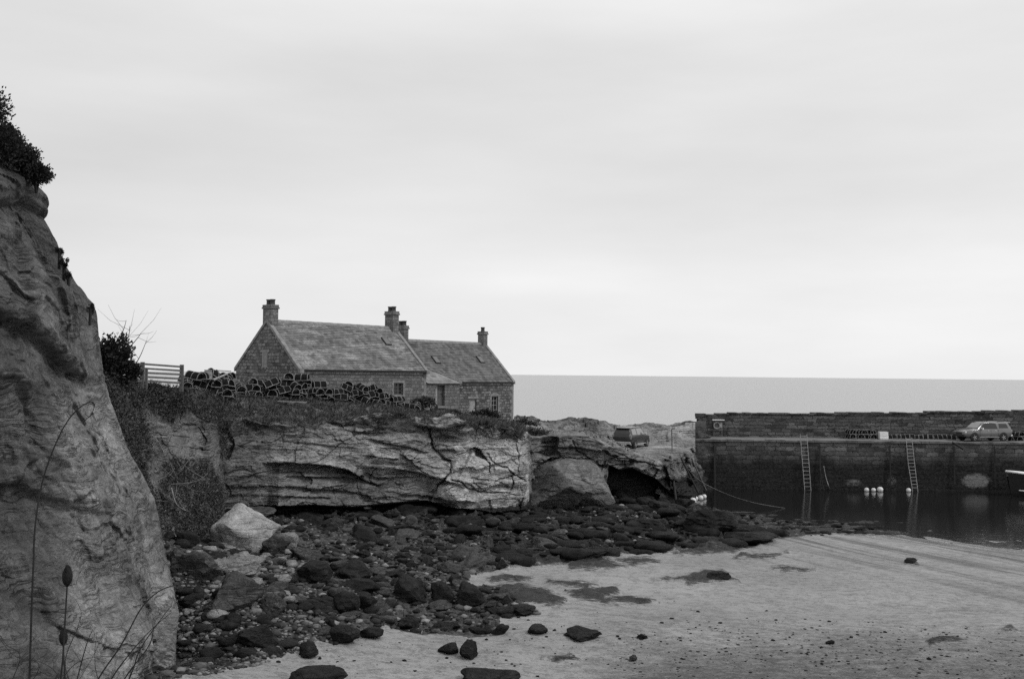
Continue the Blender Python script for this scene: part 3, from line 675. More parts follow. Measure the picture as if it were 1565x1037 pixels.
def wall(name, axis, off, u0, u1, z0, z1, holes, mat, parent, sgn, th=.35, top=None):
    """wall sheet with real openings and reveals; axis 'y': runs along x at y=off; sgn = outward direction"""
    us = sorted({u0, u1}|{h[0] for h in holes}|{h[1] for h in holes}); zs = sorted({z0, z1}|{h[2] for h in holes}|{h[3] for h in holes})
    mb = MB(); tf = (lambda u, d, z: (u, off+d*sgn, z)) if axis == 'y' else (lambda u, d, z: (off+d*sgn, u, z))
    for a, b in zip(us[:-1], us[1:]):
        for c, d in zip(zs[:-1], zs[1:]):
            if any(h[0] <= a and b <= h[1] and h[2] <= c and d <= h[3] for h in holes): continue
            mb.add([tf(a, 0, c), tf(b, 0, c), tf(b, 0, d), tf(a, 0, d)], [(0, 1, 2, 3)])
    for a, b, c, d in holes:
        for q in ([(a, c), (b, c)], [(b, c), (b, d)], [(b, d), (a, d)], [(a, d), (a, c)]):
            mb.add([tf(q[0][0], 0, q[0][1]), tf(q[1][0], 0, q[1][1]), tf(q[1][0], -th, q[1][1]), tf(q[0][0], -th, q[0][1])], [(0, 1, 2, 3)])
    if top: mb.add([tf(u0, 0, z1), tf(u1, 0, z1), tf((u0+u1)/2, 0, top)], [(0, 1, 2)])
    return mb.build(name, mat, parent)
def roof_slope(mb, x0, x1, ye, ze, yr, zr, courses=26, th=.12):
    """one pitched side laid as lapped slate courses"""
    dy, dz = (yr-ye)/courses, (zr-ze)/courses; L = math.hypot(yr-ye, zr-ze); ny, nz = -(zr-ze)/L*(1 if yr > ye else -1), abs(yr-ye)/L
    n = max(2, int((x1-x0)/.8)); xs = [x0+(x1-x0)*i/n for i in range(n+1)]
    for k in range(courses):
        ya, za, yb, zb = ye+dy*k, ze+dz*k, ye+dy*(k+1), ze+dz*(k+1); l = .028; 
        for i in range(n):
            j = [.010*math.sin(k*12.9+(i+e)*3.1+x0) for e in (0, 1)]
            A = (xs[i], ya+ny*(l+j[0]), za+nz*(l+j[0])); B = (xs[i+1], ya+ny*(l+j[1]), za+nz*(l+j[1])); C = (xs[i+1], yb+ny*.002, zb+nz*.002); D = (xs[i], yb+ny*.002, zb+nz*.002)
            A0 = (xs[i], ya, za); B0 = (xs[i+1], ya, za)
            mb.add([A, B, C, D, A0, B0], [(0, 1, 2, 3), (4, 5, 1, 0)])
def bar(mb, a, b, w, h):
    """square-section bar from a to b"""
    a, b = Vector(a), Vector(b); d = (b-a).normalized(); up = Vector((0, 0, 1)); s = d.cross(up)
    if s.length < .01: s = Vector((1, 0, 0))
    s.normalize(); u = s.cross(d); vs = []
    for q in (a, b):
        for i, j in ((-1, -1), (1, -1), (1, 1), (-1, 1)): vs.append(q+s*w*i*.5+u*h*j*.5)
    mb.add(vs, [(3, 2, 1, 0), (4, 5, 6, 7), (0, 1, 5, 4), (1, 2, 6, 5), (2, 3, 7, 6), (3, 0, 4, 7)])
def chimney(parent, x, y, zb, zt, wx, wy, pots, mat='dressed'):
    mb = MB(); mb.box(x-wx/2, x+wx/2, y-wy/2, y+wy/2, zb, zt); mb.box(x-wx/2-.07, x+wx/2+.07, y-wy/2-.07, y+wy/2+.07, zt-.26, zt-.14); mb.box(x-wx/2-.03, x+wx/2+.03, y-wy/2-.03, y+wy/2+.03, zt-.14, zt+.04)
    c = mb.build('chimney', M['chim'], parent)
    for k in range(pots):
        yy = y+(k-(pots-1)/2)*.44; q = MB(); q.lathe([(0, zt), (.2, zt), (.2, zt+.05), (.18, zt+.08), (.17, zt+.34), (.205, zt+.36), (.205, zt+.44), (.14, zt+.44), (.14, zt+.1)], 12, Matrix.Translation((x, yy, 0)))
        q.build('chimney_pot', M['pot_clay'], c, True)
M['chim'] = m_masonry('chimney_stone', .09, .22, .16, .45, .22, mort=.015)
def window(parent, axis, off, sgn, h, depth, sash=True, name='window', frame='wood_pale', nb=2, nv=3):
    a, b, c, d = h; f = MB(); tf = (lambda u0, u1, e0, e1, z0, z1: f.box(u0, u1, *sorted((off-e0*sgn, off-e1*sgn)), z0, z1)) if axis == 'y' else (lambda u0, u1, e0, e1, z0, z1: f.box(*sorted((off-e0*sgn, off-e1*sgn)), u0, u1, z0, z1))
    w = .06; tf(a, a+w, depth-.06, depth, c, d); tf(b-w, b, depth-.06, depth, c, d); tf(a+w, b-w, depth-.06, depth, c, c+w); tf(a+w, b-w, depth-.06, depth, d-w, d)
    if sash:
        for k in range(1, nv): z = c+(d-c)*k/nv; tf(a+w, b-w, depth-.05, depth-.005, z-.018, z+.018)
        for k in range(1, nb): u = a+(b-a)*k/nb; tf(u-.018, u+.018, depth-.045, depth-.01, c+w, d-w)
    fr = f.build('window_frame', M[frame], None); g = MB()
    if axis == 'y': g.box(a, b, *sorted((off-(depth+.03)*sgn, off-(depth+.004)*sgn)), c, d)
    else: g.box(*sorted((off-(depth+.03)*sgn, off-(depth+.004)*sgn)), a, b, c, d)
    wd = g.build(name, M['glass'], parent); fr.parent = wd
    return wd
def surround(parent, off, h, t=.14, lintel=.2, name='lintel'):
    a, b, c, d = h; mb = MB(); y0, y1 = off-.035, off+.02
    mb.box(a-t, b+t, y0, y1, d, d+lintel); mb.build(name, M['dressed'], parent)
    mb = MB(); mb.box(a-t-.03, b+t+.03, y0-.03, y1, c-.12, c); mb.build('sill', M['dressed'], parent)
    for s in (a-t, b):
        mb = MB(); z = c; k = 0
        while z < d-.01:
            e = .07 if k % 2 else 0; zz = min(z+.26, d); mb.box(s-(e if s < a else 0), s+t+(0 if s < a else e), y0, y1, z, zz-.008); z = zz; k += 1
        mb.build('jamb', M['dressed'], parent)
# --- long cottage
H1 = empty('cottage', F0, RZ, 'longer, higher stone cottage with lichened slate roof and two square chimneys', 'cottage', None)
def hole(px0, px1, py0, py1, off=0):
    a, z1 = wallhit(px0, py0, 'y', off); b, _ = wallhit(px1, py0, 'y', off); _, z0 = wallhit((px0+px1)/2, py1, 'y', off); return (a, b, z0, z1)
hw = [hole(601.5, 616, 584.8, 603), hole(548, 565, 589, 602)]
surf = wall('front_wall', 'y', 0, 0, L1, ZB, EZ, hw, M['plaster_stone'], H1, -1)
wall('gable_wall', 'x', 0, 0, W1, ZB, EZ, [], M['house_stone'], H1, -1, top=RI1)
wall('gable_wall', 'x', L1, 0, W1, ZB, EZ, [], M['house_stone'], H1, 1, top=RI1)
wall('rear_wall', 'y', W1, 0, L1, ZB, EZ, [], M['house_stone'], H1, 1)
for h in hw: window(H1, 'y', 0, -1, h, .2, True, 'window', 'wood'); surround(H1, 0, h, .14, .19)
mb = MB(); pit = (RI1-EZ)/(W1/2); ov = .16
roof_slope(mb, .22, L1-.22, -ov, EZ-ov*pit+.05, W1/2, RI1+.05, 26); roof_slope(mb, .22, L1-.22, W1+ov, EZ-ov*pit+.05, W1/2, RI1+.05, 26)
rf = mb.build('roof', M['roof_old'], H1)
mb = MB(); n = int(L1/.5)
for k in range(n): x = .25+(L1-.5)*k/n; mb.poly([(x, W1/2-.17, RI1-.06), (x, W1/2, RI1+.16+.01*(k % 2)), (x, W1/2+.17, RI1-.06)], ((L1-.5)/n-.01, 0, 0))
mb.build('ridge_tiles', M['dressed'], rf)
for xa in (-.06, L1-.24):
    mb = MB()
    for s in (0, 1):
        y0 = -.2 if s == 0 else W1+.2; 
        for k in range(9):
            ta, tb = k/9, (k+1)/9-.006; ya, yb = y0+(W1/2-y0)*ta, y0+(W1/2-y0)*tb; za, zb = EZ-.2*pit+(RI1+.0-EZ+.2*pit)*ta, EZ-.2*pit+(RI1-EZ+.2*pit)*tb
            mb.add([(xa, ya, za-.08), (xa+.3, ya, za-.08), (xa+.3, yb, zb-.08), (xa, yb, zb-.08), (xa, ya, za+.17), (xa+.3, ya, za+.17), (xa+.3, yb, zb+.17), (xa, yb, zb+.17)], [(0, 1, 2, 3), (7, 6, 5, 4), (0, 4, 5, 1), (1, 5, 6, 2), (2, 6, 7, 3), (3, 7, 4, 0)])
    mb.box(xa-.03, xa+.33, -.38, -.12, EZ-.35, EZ-.05)
    mb.build('skew_stones', M['dressed'], H1)
mb = MB(); mb.tube([(.1, -.24, EZ-.16), (L1-.1, -.24, EZ-.2)], .055, 8); mb.build('gutter', M['rust'], H1)
cz1 = solve(lambda s: -loc2px(.3, W1/2, s)[1], -466.5, RI1, RI1+5)
chimney(H1, .32, W1/2, RI1-.9, cz1, .62, 1.0, 2)
xc = solve(lambda s: loc2px(s, W1/2, RI1)[0], 601, 5, L1+3); xc = min(xc, L1-.35)
cz2 = solve(lambda s: -loc2px(xc, W1/2, s)[1], -476.5, RI1, RI1+5)
chimney(H1, xc, W1/2, RI1-.9, cz2, .62, 1.0, 2)
# blocked window in the left gable, gable-side pale quoins
ga, gz1 = wallhit(409.5, 538, 'x', 0); gb, _ = wallhit(401, 538, 'x', 0); _, gz0 = wallhit(405, 561, 'x', 0)
mb = MB(); mb.box(-.03, .02, ga, gb, gz0, gz1); mb.build('blocked_window', M['dressed'], H1)
mb = MB(); mb.box(-.045, .02, ga-.2, gb+.2, gz1, gz1+.2); mb.build('lintel', M['dressed'], H1)
def quoins(parent, x, y, z0, z1, sx, sy):
    mb = MB(); z = z0; k = 0
    while z < z1-.1:
        a, b = (.48, .26) if k % 2 else (.26, .48); x0, x1 = sorted((x-sx*.03, x+sx*a)); y0, y1 = sorted((y-sy*.03, y+sy*b)); mb.box(x0, x1, y0, y1, z, min(z+.29, z1)); z += .3; k += 1
    mb.build('quoins', M['dressed'], parent)
quoins(H1, 0, 0, ZB+1, EZ-.36, 1, 1); quoins(H1, L1, 0, ZB, EZ-.36, -1, 1)
def skylight(parent, x, W_, EZ_, RI_, pxc, pyc, w=.62, h=.85):
    t = .5; pt = (RI_-EZ_)/(W_[1]-W_[0])
    # find roof point seen at that picture place
    d = ray(np.float64(pxc), np.float64(pyc)); best = None
    for i in range(800):
        s = 60+i*.06; q = CAM+d*(s/d[1])-F0; lx, ly, lz = float(q@GX), float(q@GY), float(q[2])
        if W_[0] < ly < W_[1] and lz < EZ_+(ly-W_[0])*pt+.05: best = (lx, ly, EZ_+(ly-W_[0])*pt); break
    if not best: return
    x, y, z = best; a = math.atan(pt); Mx = Matrix.Translation((x-parent_off[0], y-parent_off[1], z+.05))@Matrix.Rotation(a, 4, 'X')
    f = MB(); f.box(-w/2, w/2, -h/2, h/2, -.05, .10, Mx); fr = f.build('skylight', M['rust'], parent)
    g = MB(); g.box(-w/2+.06, w/2-.06, -h/2+.06, h/2-.06, .10, .115, Mx); g.build('pane', M['skyglass'], fr)
M['skyglass'] = N('skylight_glass').done(.10, .25, None, .5)
parent_off = (0, 0); skylight(H1, 0, (0, W1/2), EZ, RI1, 590, 522.5)
M['roof_porch'] = m_roof('porch_slate_roof', .10, .26, .4)
# --- lower cottage set back to the right, with its hipped porch
SB = 2.1
EZ2 = None
L2b = solve(lambda s: loc2px(s, SB, 9.9)[0], 784.5, L1+3, L1+30); 
EZ2 = solve(lambda s: -loc2px(L2b, SB, s)[1], -582, 5, 14)
YR = solve(lambda s: -loc2px(L2b, s, 13)[0], -741, SB, SB+9); W2 = (YR-SB)*2
RI2 = solve(lambda s: -loc2px(L2b-.3, YR, s)[1], -525.5, EZ2, EZ2+9)
print('cottage2', L2b-L1, W2, EZ2, RI2)
L2 = L2b-L1
H2 = empty('cottage', F0+GX*L1+GY*SB, RZ, 'lower stone cottage nearest the sea, with small end chimney and hipped porch', 'cottage')
parent_off = (L1, SB); ZB2 = 4.6
def hole2(px0, px1, py0, py1):
    a, b, c, d = hole(px0, px1, py0, py1, SB); return (a-L1, b-L1, c, d)
hd = hole2(717.5, 728.5, 609, 640); hwn = hole2(751, 761, 605, 633)
wall('front_wall', 'y', 0, 0, L2, ZB2, EZ2, [hd, hwn], M['house_stone'], H2, -1)
wall('gable_wall', 'x', L2, 0, W2, ZB2, EZ2, [], M['house_stone'], H2, 1, top=RI2); wall('rear_wall', 'y', W2, .3, L2, ZB2, EZ2, [], M['house_stone'], H2, 1)
wall('gable_wall', 'x', .35, 0, W2, EZ2-.5, EZ2, [], M['house_stone'], H2, -1, top=RI2)
window(H2, 'y', 0, -1, hwn, .18, True, 'window', 'wood_pale', 2, 4); surround(H2, 0, hwn, .17, .12)
mb = MB(); a, b, c, d = hwn; pts = [(a-.17+(b-a+.34)*k/8, -.037, d+.1+.22*math.sin(math.pi*k/8)) for k in range(9)]; mb.poly(pts, (0, .05, 0)); mb.build('window_arch', M['dressed'], H2)
def door(parent, off, h, depth=.16, split=None):
    a, b, c, d = h; mb = MB(); n = 5
    for k in range(n): mb.box(a+(b-a)*k/n+.006, a+(b-a)*(k+1)/n-.006, off+depth, off+depth+.05, c, d-.02)
    dd = mb.build('door', M['wood_pale' if not split else 'wood'], parent); q = MB(); q.box(b-.16, b-.12, off+depth-.05, off+depth+.01, c+.9, c+1.02); q.build('handle', M['rust'], dd)
door(H2, 0, hd); mb = MB(); mb.box(hd[0]-.2, hd[1]+.2, -.035, .02, hd[3], hd[3]+.2); mb.build('lintel', M['dressed'], H2)
mb = MB(); pit2 = (RI2-EZ2)/(W2/2)
roof_slope(mb, .35, L2-.22, -.14, EZ2-.14*pit2+.05, W2/2, RI2+.05, 24); roof_slope(mb, .35, L2-.22, W2+.14, EZ2-.14*pit2+.05, W2/2, RI2+.05, 24)
rf2 = mb.build('roof', M['roof_new'], H2); mb = MB(); n = int(L2/.45)
for k in range(n): x = .35+(L2-.6)*k/n; mb.poly([(x, W2/2-.16, RI2-.06), (x, W2/2, RI2+.15), (x, W2/2+.16, RI2-.06)], ((L2-.6)/n-.012, 0, 0))
mb.build('ridge_tiles', M['dressed'], rf2); mb = MB(); xa = L2-.24
for s in (0, 1):
    y0 = -.2 if s == 0 else W2+.2
    for k in range(8):
        ta, tb = k/8, (k+1)/8-.006; ya, yb = y0+(W2/2-y0)*ta, y0+(W2/2-y0)*tb; q = RI2-EZ2+.2*pit2; za, zb = EZ2-.2*pit2+q*ta, EZ2-.2*pit2+q*tb
        mb.add([(xa, ya, za-.08), (xa+.3, ya, za-.08), (xa+.3, yb, zb-.08), (xa, yb, zb-.08), (xa, ya, za+.17), (xa+.3, ya, za+.17), (xa+.3, yb, zb+.17), (xa, yb, zb+.17)], [(0, 1, 2, 3), (7, 6, 5, 4), (0, 4, 5, 1), (1, 5, 6, 2), (2, 6, 7, 3), (3, 7, 4, 0)])
mb.build('skew_stones', M['dressed'], H2)
cz3 = solve(lambda s: -loc2px(L2b-.3, YR, s)[1], -507, RI2, RI2+5); chimney(H2, L2-.32, W2/2, RI2-.8, cz3, .55, .72, 1)
xk = solve(lambda s: loc2px(s, YR, RI2)[0], 615, L1-6, L1+8)-L1; cz4 = solve(lambda s: -loc2px(xk+L1, YR, s)[1], -498, RI2, RI2+5); chimney(H2, max(xk, .3), W2/2, EZ2+1, cz4, .55, .9, 2)
mb = MB(); mb.tube([(4.2, -.2, EZ2-.16), (L2-.1, -.2, EZ2-.18)], .05, 8); mb.build('gutter', M['rust'], H2)
skylight(H2, 0, (SB, YR), EZ2, RI2, 666, 551); skylight(H2, 0, (SB, YR), EZ2, RI2, 734, 550.5); quoins(H2, L2, 0, ZB2, EZ2-.2, -1, 1)
# porch (in cottage-2 space: y from -SB to 0)
XP = solve(lambda s: loc2px(s, 0, 9.7)[0], 702.5, L1+.5, L1+9)-L1
ZP = solve(lambda s: -loc2px(L1+XP, -.12, s)[1], -585, 5, 14)
pr = tag(empty('porch', (0, 0, 0), 0), None); pr.parent = H2
ph = hole(666, 680, 588, 620, -.0); ph = (ph[0]-L1, ph[1]-L1, ph[2], ph[3])
wall('porch_wall', 'y', -SB, .02, XP, ZB2+.5, ZP, [ph], M['plaster_stone'], pr, -1); wall('porch_side_wall', 'x', XP, -SB, -.01, ZB2, ZP, [], M['plaster_stone'], pr, 1)
door(pr, -SB, ph, .3, 1); mb = MB(); mb.box(ph[0], ph[0]+.38, -SB+.2, -SB+.26, ph[2], ph[3]-.02); mb.build('door_side_panel', M['wood_pale'], pr)
mb = MB(); mb.box(ph[0]-.15, ph[1]+.15, -SB-.03, -SB+.02, ph[3], ph[3]+.16); mb.build('lintel', M['dressed'], pr)
mb = MB(); mb.box(ph[0]-.1, ph[1]+.12, -SB-.22, -SB+.01, ph[2]-.16, ph[2]); mb.build('doorstep', M['dressed'], pr)
mb = MB(); o_ = .12; tp = math.tan(R_(30)); xr = XP+o_; y0 = -SB-o_; dep = SB+o_; rise = dep*tp; nC = 9
for k in range(nC):
    t0, t1 = k/nC, (k+1)/nC; a0, a1 = dep*t0, dep*t1; l = .03
    mb.add([(.02, y0+a0, ZP+a0*tp+l), (xr-a0, y0+a0, ZP+a0*tp+l), (xr-a1, y0+a1, ZP+a1*tp), (.02, y0+a1, ZP+a1*tp), (.02, y0+a0, ZP+a0*tp), (xr-a0, y0+a0, ZP+a0*tp)], [(0, 1, 2, 3), (4, 5, 1, 0)])
    mb.add([(xr-a0, y0+a0, ZP+a0*tp+l), (xr-a0, 0, ZP+a0*tp+l), (xr-a1, 0, ZP+a1*tp), (xr-a1, y0+a1, ZP+a1*tp)], [(0, 1, 2, 3)])
mb.build('porch_roof', M['roof_porch'], pr)
mb = MB(); mb.tube([(xr, y0, ZP+.05), (xr-dep, y0+dep, ZP+rise+.06)], .07, 8); mb.build('hip_tiles', M['dressed'], pr)
mb = MB(); mb.tube([(.05, y0-.03, ZP-.02), (xr, y0-.03, ZP-.03)], .045, 8); mb.build('gutter', M['dressed'], pr)
# ------------------------------------------------------------------ harbour wall
def pier():
    PW = empty('harbour_wall', (60, 94, 0), 0, 'long masonry harbour wall with raised parapet, quay deck and dark weeded foot', 'harbour wall')
    off = np.array([60, 94, 0])
    zt = 4.55; x0 = float(P(np.float64(1056), np.float64(676), np.float64(93.5))[0])
    xs = np.arange(x0, 128, .16); zs = np.arange(-1.8, zt+.01, .14); X, Z = np.meshgrid(xs, zs); p = np.stack([X.ravel(), np.zeros(X.size), Z.ravel()], 1)
    q = p.copy(); p[:, 1] = 93.5+.05*(4.5-p[:, 2])*-1+fbm(q, (.5, 1, 1.1), 4, 401)*.10+.35*fbm(q, (.06, 1, .1), 2, 402)
    p[:, 1] = 94.0-.06*(4.5-p[:, 2])+fbm(q, (.9, 1, 1.6), 4, 401)*.08
    p[:, 0] = np.where(X.ravel() < x0+.01, x0+(zt-p[:, 2])*.35, p[:, 0])
    px, py = proj(p); pale = np.zeros(len(p))
    for (cx_, cy_, rx, ry, a) in [(1492, 734, 20, 10, 1.0), (1303, 737, 16, 7, .55), (1363, 735, 9, 9, .5), (1200, 722, 4, 2, .5), (1140, 718, 16, 10, .3), (1085, 694, 7, 2, .9), (1248, 724, 8, 5, .3)]:
        pale = np.maximum(pale, a*np.clip(1.6-np.hypot((px-cx_)/rx, (py-cy_)/ry), 0, 1))
    mesh_np('quay_face', p-off, gridfaces(len(zs), len(xs)), M['pier'], PW, True, {'pale': pale})
    # deck
    ys = np.array([94.02, 94.5, 95.5, 97, 99.2]); xs = np.arange(x0-6, 128, .8); X, Y = np.meshgrid(xs, ys); p = np.stack([X.ravel(), Y.ravel(), np.full(X.size, zt)], 1); p[:, 2] += fbm(p, .5, 3, 410)*.05
    mesh_np('quay_deck', p-off, gridfaces(len(ys), len(xs)), M['deck'], PW, True)
    mb = MB(); x = x0; r = random.Random(5)
    while x < 127:
        l = r.uniform(.7, 1.6); h = r.uniform(-.02, .05); mb.box(x-60, x+l-.03-60, -.16+r.uniform(-.03, .03), .55, zt-.13, zt+.03+h); x += l
    mb.build('coping_stones', M['cope'], PW)
    # parapet
    xs0 = float(P(np.float64(1067), np.float64(650), np.float64(99.0))[0]); xs = np.arange(xs0, 128, .2)
    ptx = [1060, 1066, 1100, 1224, 1330, 1360, 1366, 1420, 1425, 1565, 1900]; pty = [634, 634, 633, 631.6, 631.4, 631.6, 630, 632, 629.8, 629.2, 627]
    top = np.array([float(P(np.float64(a), np.interp(a, ptx, pty), np.float64(99.))[2]) for a in (xs/99*FPX+CX)])
    top += np.round(fbm(np.stack([xs, xs*0, xs*0], 1), .35, 2, 420)*2.5)*.035+fbm(np.stack([xs, xs*0, xs*0], 1), 2, 2, 421)*.03
    nr = 26; t = np.linspace(0, 1, nr)[:, None]; Zp = (zt-.3)*(1-t)+top[None]*t; X = np.tile(xs, (nr, 1)); p = np.stack([X.ravel(), np.zeros(X.size), Zp.ravel()], 1)
    p[:, 1] = 99.0+fbm(p, (1, 1, 1.8), 4, 422)*.09; ragged = sstep(xs0+2.0, xs0, p[:, 0]); p[:, 0] += ragged*np.clip(zt+2.2-p[:, 2], 0, 3)*.26
    n0 = len(xs); back = p[-n0:].copy(); back[:, 1] += 1.0; bl = back.copy(); bl[:, 2] = -1; P2 = np.concatenate([p, back, bl])
    mesh_np('parapet', P2-off, gridfaces(nr+2, n0), M['parapet'], PW, False)
    mb = MB(); x = xs0; r = random.Random(8)
    while x < 127:
        l = r.uniform(.5, 1.3); tz = float(np.interp(x+l/2, xs, top)); mb.box(x-60, x+l-.03-60, 4.9+r.uniform(-.06, .05), 6.05, tz-.04, tz+r.uniform(.05, .15)); x += l
    mb.build('parapet_coping', M['parapet'], PW)
    mb = MB(); r = random.Random(4); z = zt-.1
    while z < float(top[0])-.1:
        hh = r.uniform(.2, .34); sh = np.clip(zt+2.2-z, 0, 3)*.26; mb.box(xs0-60+sh-r.uniform(.05, .25), xs0-60+sh+.7, 4.93, 6.0, z, z+hh-.015); z += hh
    mb.build('parapet_end_stones', M['parapet'], PW)
    # left return wall: from the quay corner toward the boulders
    tp = [(1054, 676, 93.9), (1048, 682, 91), (1036, 692, 87), (1020, 702, 82.5), (1006, 705, 80.5)]; bt = [(1092, 748, 93.6), (1082, 752, 91), (1062, 764, 87), (1036, 776, 80.5), (1008, 772, 78.8)]
    K = 70; R = 60; s = np.linspace(0, 1, K)
    A = np.stack([np.interp(s, np.linspace(0, 1, 5), P(np.array([q[0] for q in tp], float), np.array([q[1] for q in tp], float), np.array([q[2] for q in tp], float))[:, k]) for k in range(3)], 1)
    B = np.stack([np.interp(s, np.linspace(0, 1, 5), P(np.array([q[0] for q in bt], float), np.array([q[1] for q in bt], float), np.array([q[2] for q in bt], float))[:, k]) for k in range(3)], 1); B[:, 2] -= .8
    t = np.linspace(0, 1, R)[:, None, None]; p = (A[None]*(1-t)+B[None]*t).reshape(-1, 3)
    fv, fe = facets(p, (1.2, 1.2, 1.6), 71); p[:, 0] += fv*.30+fbm(p, 1.3, 5, 430, .65)*.35; p[:, 1] += -fv*.2+fbm(p, 2, 4, 431)*.15
    px, py = proj(p); mesh_np('return_wall', p-off, gridfaces(R, K), M['return'], PW, False, {'pale': np.zeros(len(p))})
    # timber fenders / chains down the face
    for pxx, y0, y1, w in [(1092, 679, 748, .28), (1253, 680, 742, .22), (1360, 680, 742, .2), (1458, 682, 740, .2), (1520, 682, 744, .2)]:
        a = P(np.float64(pxx), np.float64(y0), np.float64(93.85)); b = P(np.float64(pxx+1), np.float64(y1), np.float64(93.45)); mb = MB(); bar(mb, a-off, b-off, w*.6, .12); mb.build('fender_post', M['rust'], PW)
    return PW
M['cope'] = m_plain('quay_coping_stone', .11, .9, .6, 1.2, .03)
M['return'] = m_masonry('return_wall_rubble', .03, .17, .12, .7, .4, (.8, 1.9, 2.5), .03, .5)
PW = pier()
# ================================================================== THINGS ON THE HEADLAND
def f64(v): return np.float64(v)
def PT(px, py, Y): return P(f64(px), f64(py), f64(Y))
# --- fence
def fence():
    a = PT(218, 576, 49.0); b = PT(278, 592, 50.5); fo = empty('wooden_fence', b, 0, 'weathered post and rail fence at the cliff top left of the stacked lobster pots', 'fence')
    off = b; posts = [(165, 553, 600, 47.2), (218, 553, 600, 49.0), (278, 557, 598, 50.5)]; tops = []
    for px, y0, y1, Y in posts:
        t = PT(px, y0, Y); q = PT(px, y1, Y); q[0], q[1] = t[0], t[1]; mb = MB(); bar(mb, q-off, t-off, .17, .15); mb.build('post', M['wood'], fo); tops.append(t)
    c = PT(224, 562, 49.1); mb = MB(); d = PT(224, 600, 49.1); d[:2] = c[:2]; bar(mb, d-off, c-off, .11, .12); mb.build('strut', M['wood'], fo)
    for k in range(5):
        dz = .10+.205*k
        for i in range(2):
            A, B = tops[i]-off, tops[i+1]-off; mb = MB(); s = .01*math.sin(k*5+i)
            bar(mb, A+np.array([0, -.09, -dz+s]), B+np.array([0, -.09, -dz-s]), .035, .095); mb.build('rail', M['wood'], fo)
fence()
# --- lobster pots
def make_creel():
    r = empty('lobster_pot'); w, l, h = .30, .42, .44; fr = MB()
    def arch(y, n=9): return [(w*math.cos(math.pi*k/n), y, .05+(h-.05)*math.sin(math.pi*k/n)**.8) for k in range(n+1)]
    for y in (-l, 0, l): fr.tube([(w, y, .02)]+arch(y)+[(-w, y, .02)], .017, 5)
    for x in (-w, w): fr.tube([(x, -l, .03), (x, l, .03)], .020, 5)
    for y in (-l, l): fr.tube([(-w, y, .03), (w, y, .03)], .02, 5)
    fr.tube([(0, -l, h), (0, l, h)], .014, 5)
    fr.build('frame', M['creel_frame'], r); nt = MB()
    sh = arch(0, 12); B0 = [(x*.95, -l*.97, z*.95) for x, _, z in sh]; B1 = [(x*.95, l*.97, z*.95) for x, _, z in sh]; m_ = len(sh)
    nt.add(B0+B1, [(i, i+1, m_+i+1, m_+i) for i in range(m_-1)])
    A = arch(0, 14); n = 10
    for s in (1, -1):
        for k in range(-14, n+1, 1):
            pts = []
            for i, (x, _, z) in enumerate(A):
                t = (k+i*s*1.0+(0 if s > 0 else 14))/n
                if 0 <= t <= 1: pts.append((x*.98, -l+2*l*t, z*.98))
            if len(pts) > 1: nt.tube(pts, .008, 3)
    for y in (-l, l):
        for x in np.linspace(-w*.8, w*.8, 6): nt.tube([(x, y, .03), (x*.7, y*.98, max(.1, h*math.sqrt(max(0, 1-(x/w)**2))))], .008, 3)
        nt.tube([(.11*math.cos(t), y*.8, .22+.11*math.sin(t)) for t in np.linspace(0, 2*math.pi, 9)[:-1]], .012, 4, True)
        for z in (.14, .26, .36): ww = w*math.sqrt(max(.05, 1-(z/h)**2)); nt.tube([(-ww, y, z), (ww, y, z)], .007, 3)
    nt.build('netting', M['net'], r); b = MB(); b.box(-w, w, -l, l, 0, .03)
    for k in range(6): y = -l+.07+k*(2*l-.14)/5; b.box(-w, w, y-.03, y+.03, .03, .045)
    b.build('base_slats', M['dark'], r)
    return r
CREEL = make_creel(); used_c = [False]; rc = random.Random(3)
pale_frame = None
def put_creel(x, y, z, rz, tilt, label, group, pale=False):
    global pale_frame
    if not used_c[0]: o = CREEL; used_c[0] = True
    else: o = copy_tree(CREEL)
    o.location = (x, y, z); o.rotation_euler = (tilt, rc.uniform(-.12, .12), rz); tag(o, label, 'lobster pot', group); s_ = rc.uniform(.88, 1.12); o.scale = (s_, s_, s_)
    if pale:
        for ch in o.children:
            if ch.name.startswith('frame'):
                if pale_frame is None: pale_frame = ch.data.copy(); pale_frame.materials[0] = M['rope_pale']
                ch.data = pale_frame
    return o
def pile(pts, layers, label, group, yaw, jitter=.3, palep=.16):
    """pts: (px, py_ground, Y); a row of stacked pots along the polyline, one every .66 m"""
    W = [PT(*p) for p in pts]; seg = []
    for a, b, pa, pb in zip(W[:-1], W[1:], pts[:-1], pts[1:]):
        n = max(1, int(np.hypot(*(b-a)[:2])/.64)); seg += [(a+(b-a)*k/n, pa[0]+(pb[0]-pa[0])*k/n) for k in range(n)]
    for q, px in seg:
        nl = layers(px)
        z = drop(q[0], q[1], ('headland',)) or q[2]; z = max(z, q[2]-.25)
        for k in range(nl):
            put_creel(q[0]+rc.uniform(-jitter, jitter), q[1]+rc.uniform(-jitter, jitter)+.1*k, z+k*.43+rc.uniform(-.03, .03), yaw+rc.uniform(-1.5, 1.5), rc.uniform(-.5, .5), label, group, rc.random() < palep)
gl = [('dark net lobster pot heaped against the wooden fence end, left of the cottage gable', 'lobster pots heaped by the fence'),
      ('dark hooped lobster pot in the tall stack before the cottage gable and its near corner', 'lobster pots stacked before the cottage gable'),
      ('dark hooped lobster pot in the long low row under the cottage front windows', 'lobster pots along the cottage front')]
pile([(290, 596, 57), (330, 600, 59), (362, 606, 62)], lambda x: 3 if x < 350 else 2, gl[0][0], gl[0][1], .5, .3)
pile([(288, 590, 59.5), (350, 597, 63)], lambda x: 2+(x > 320), gl[0][0], gl[0][1], 1.2, .3)
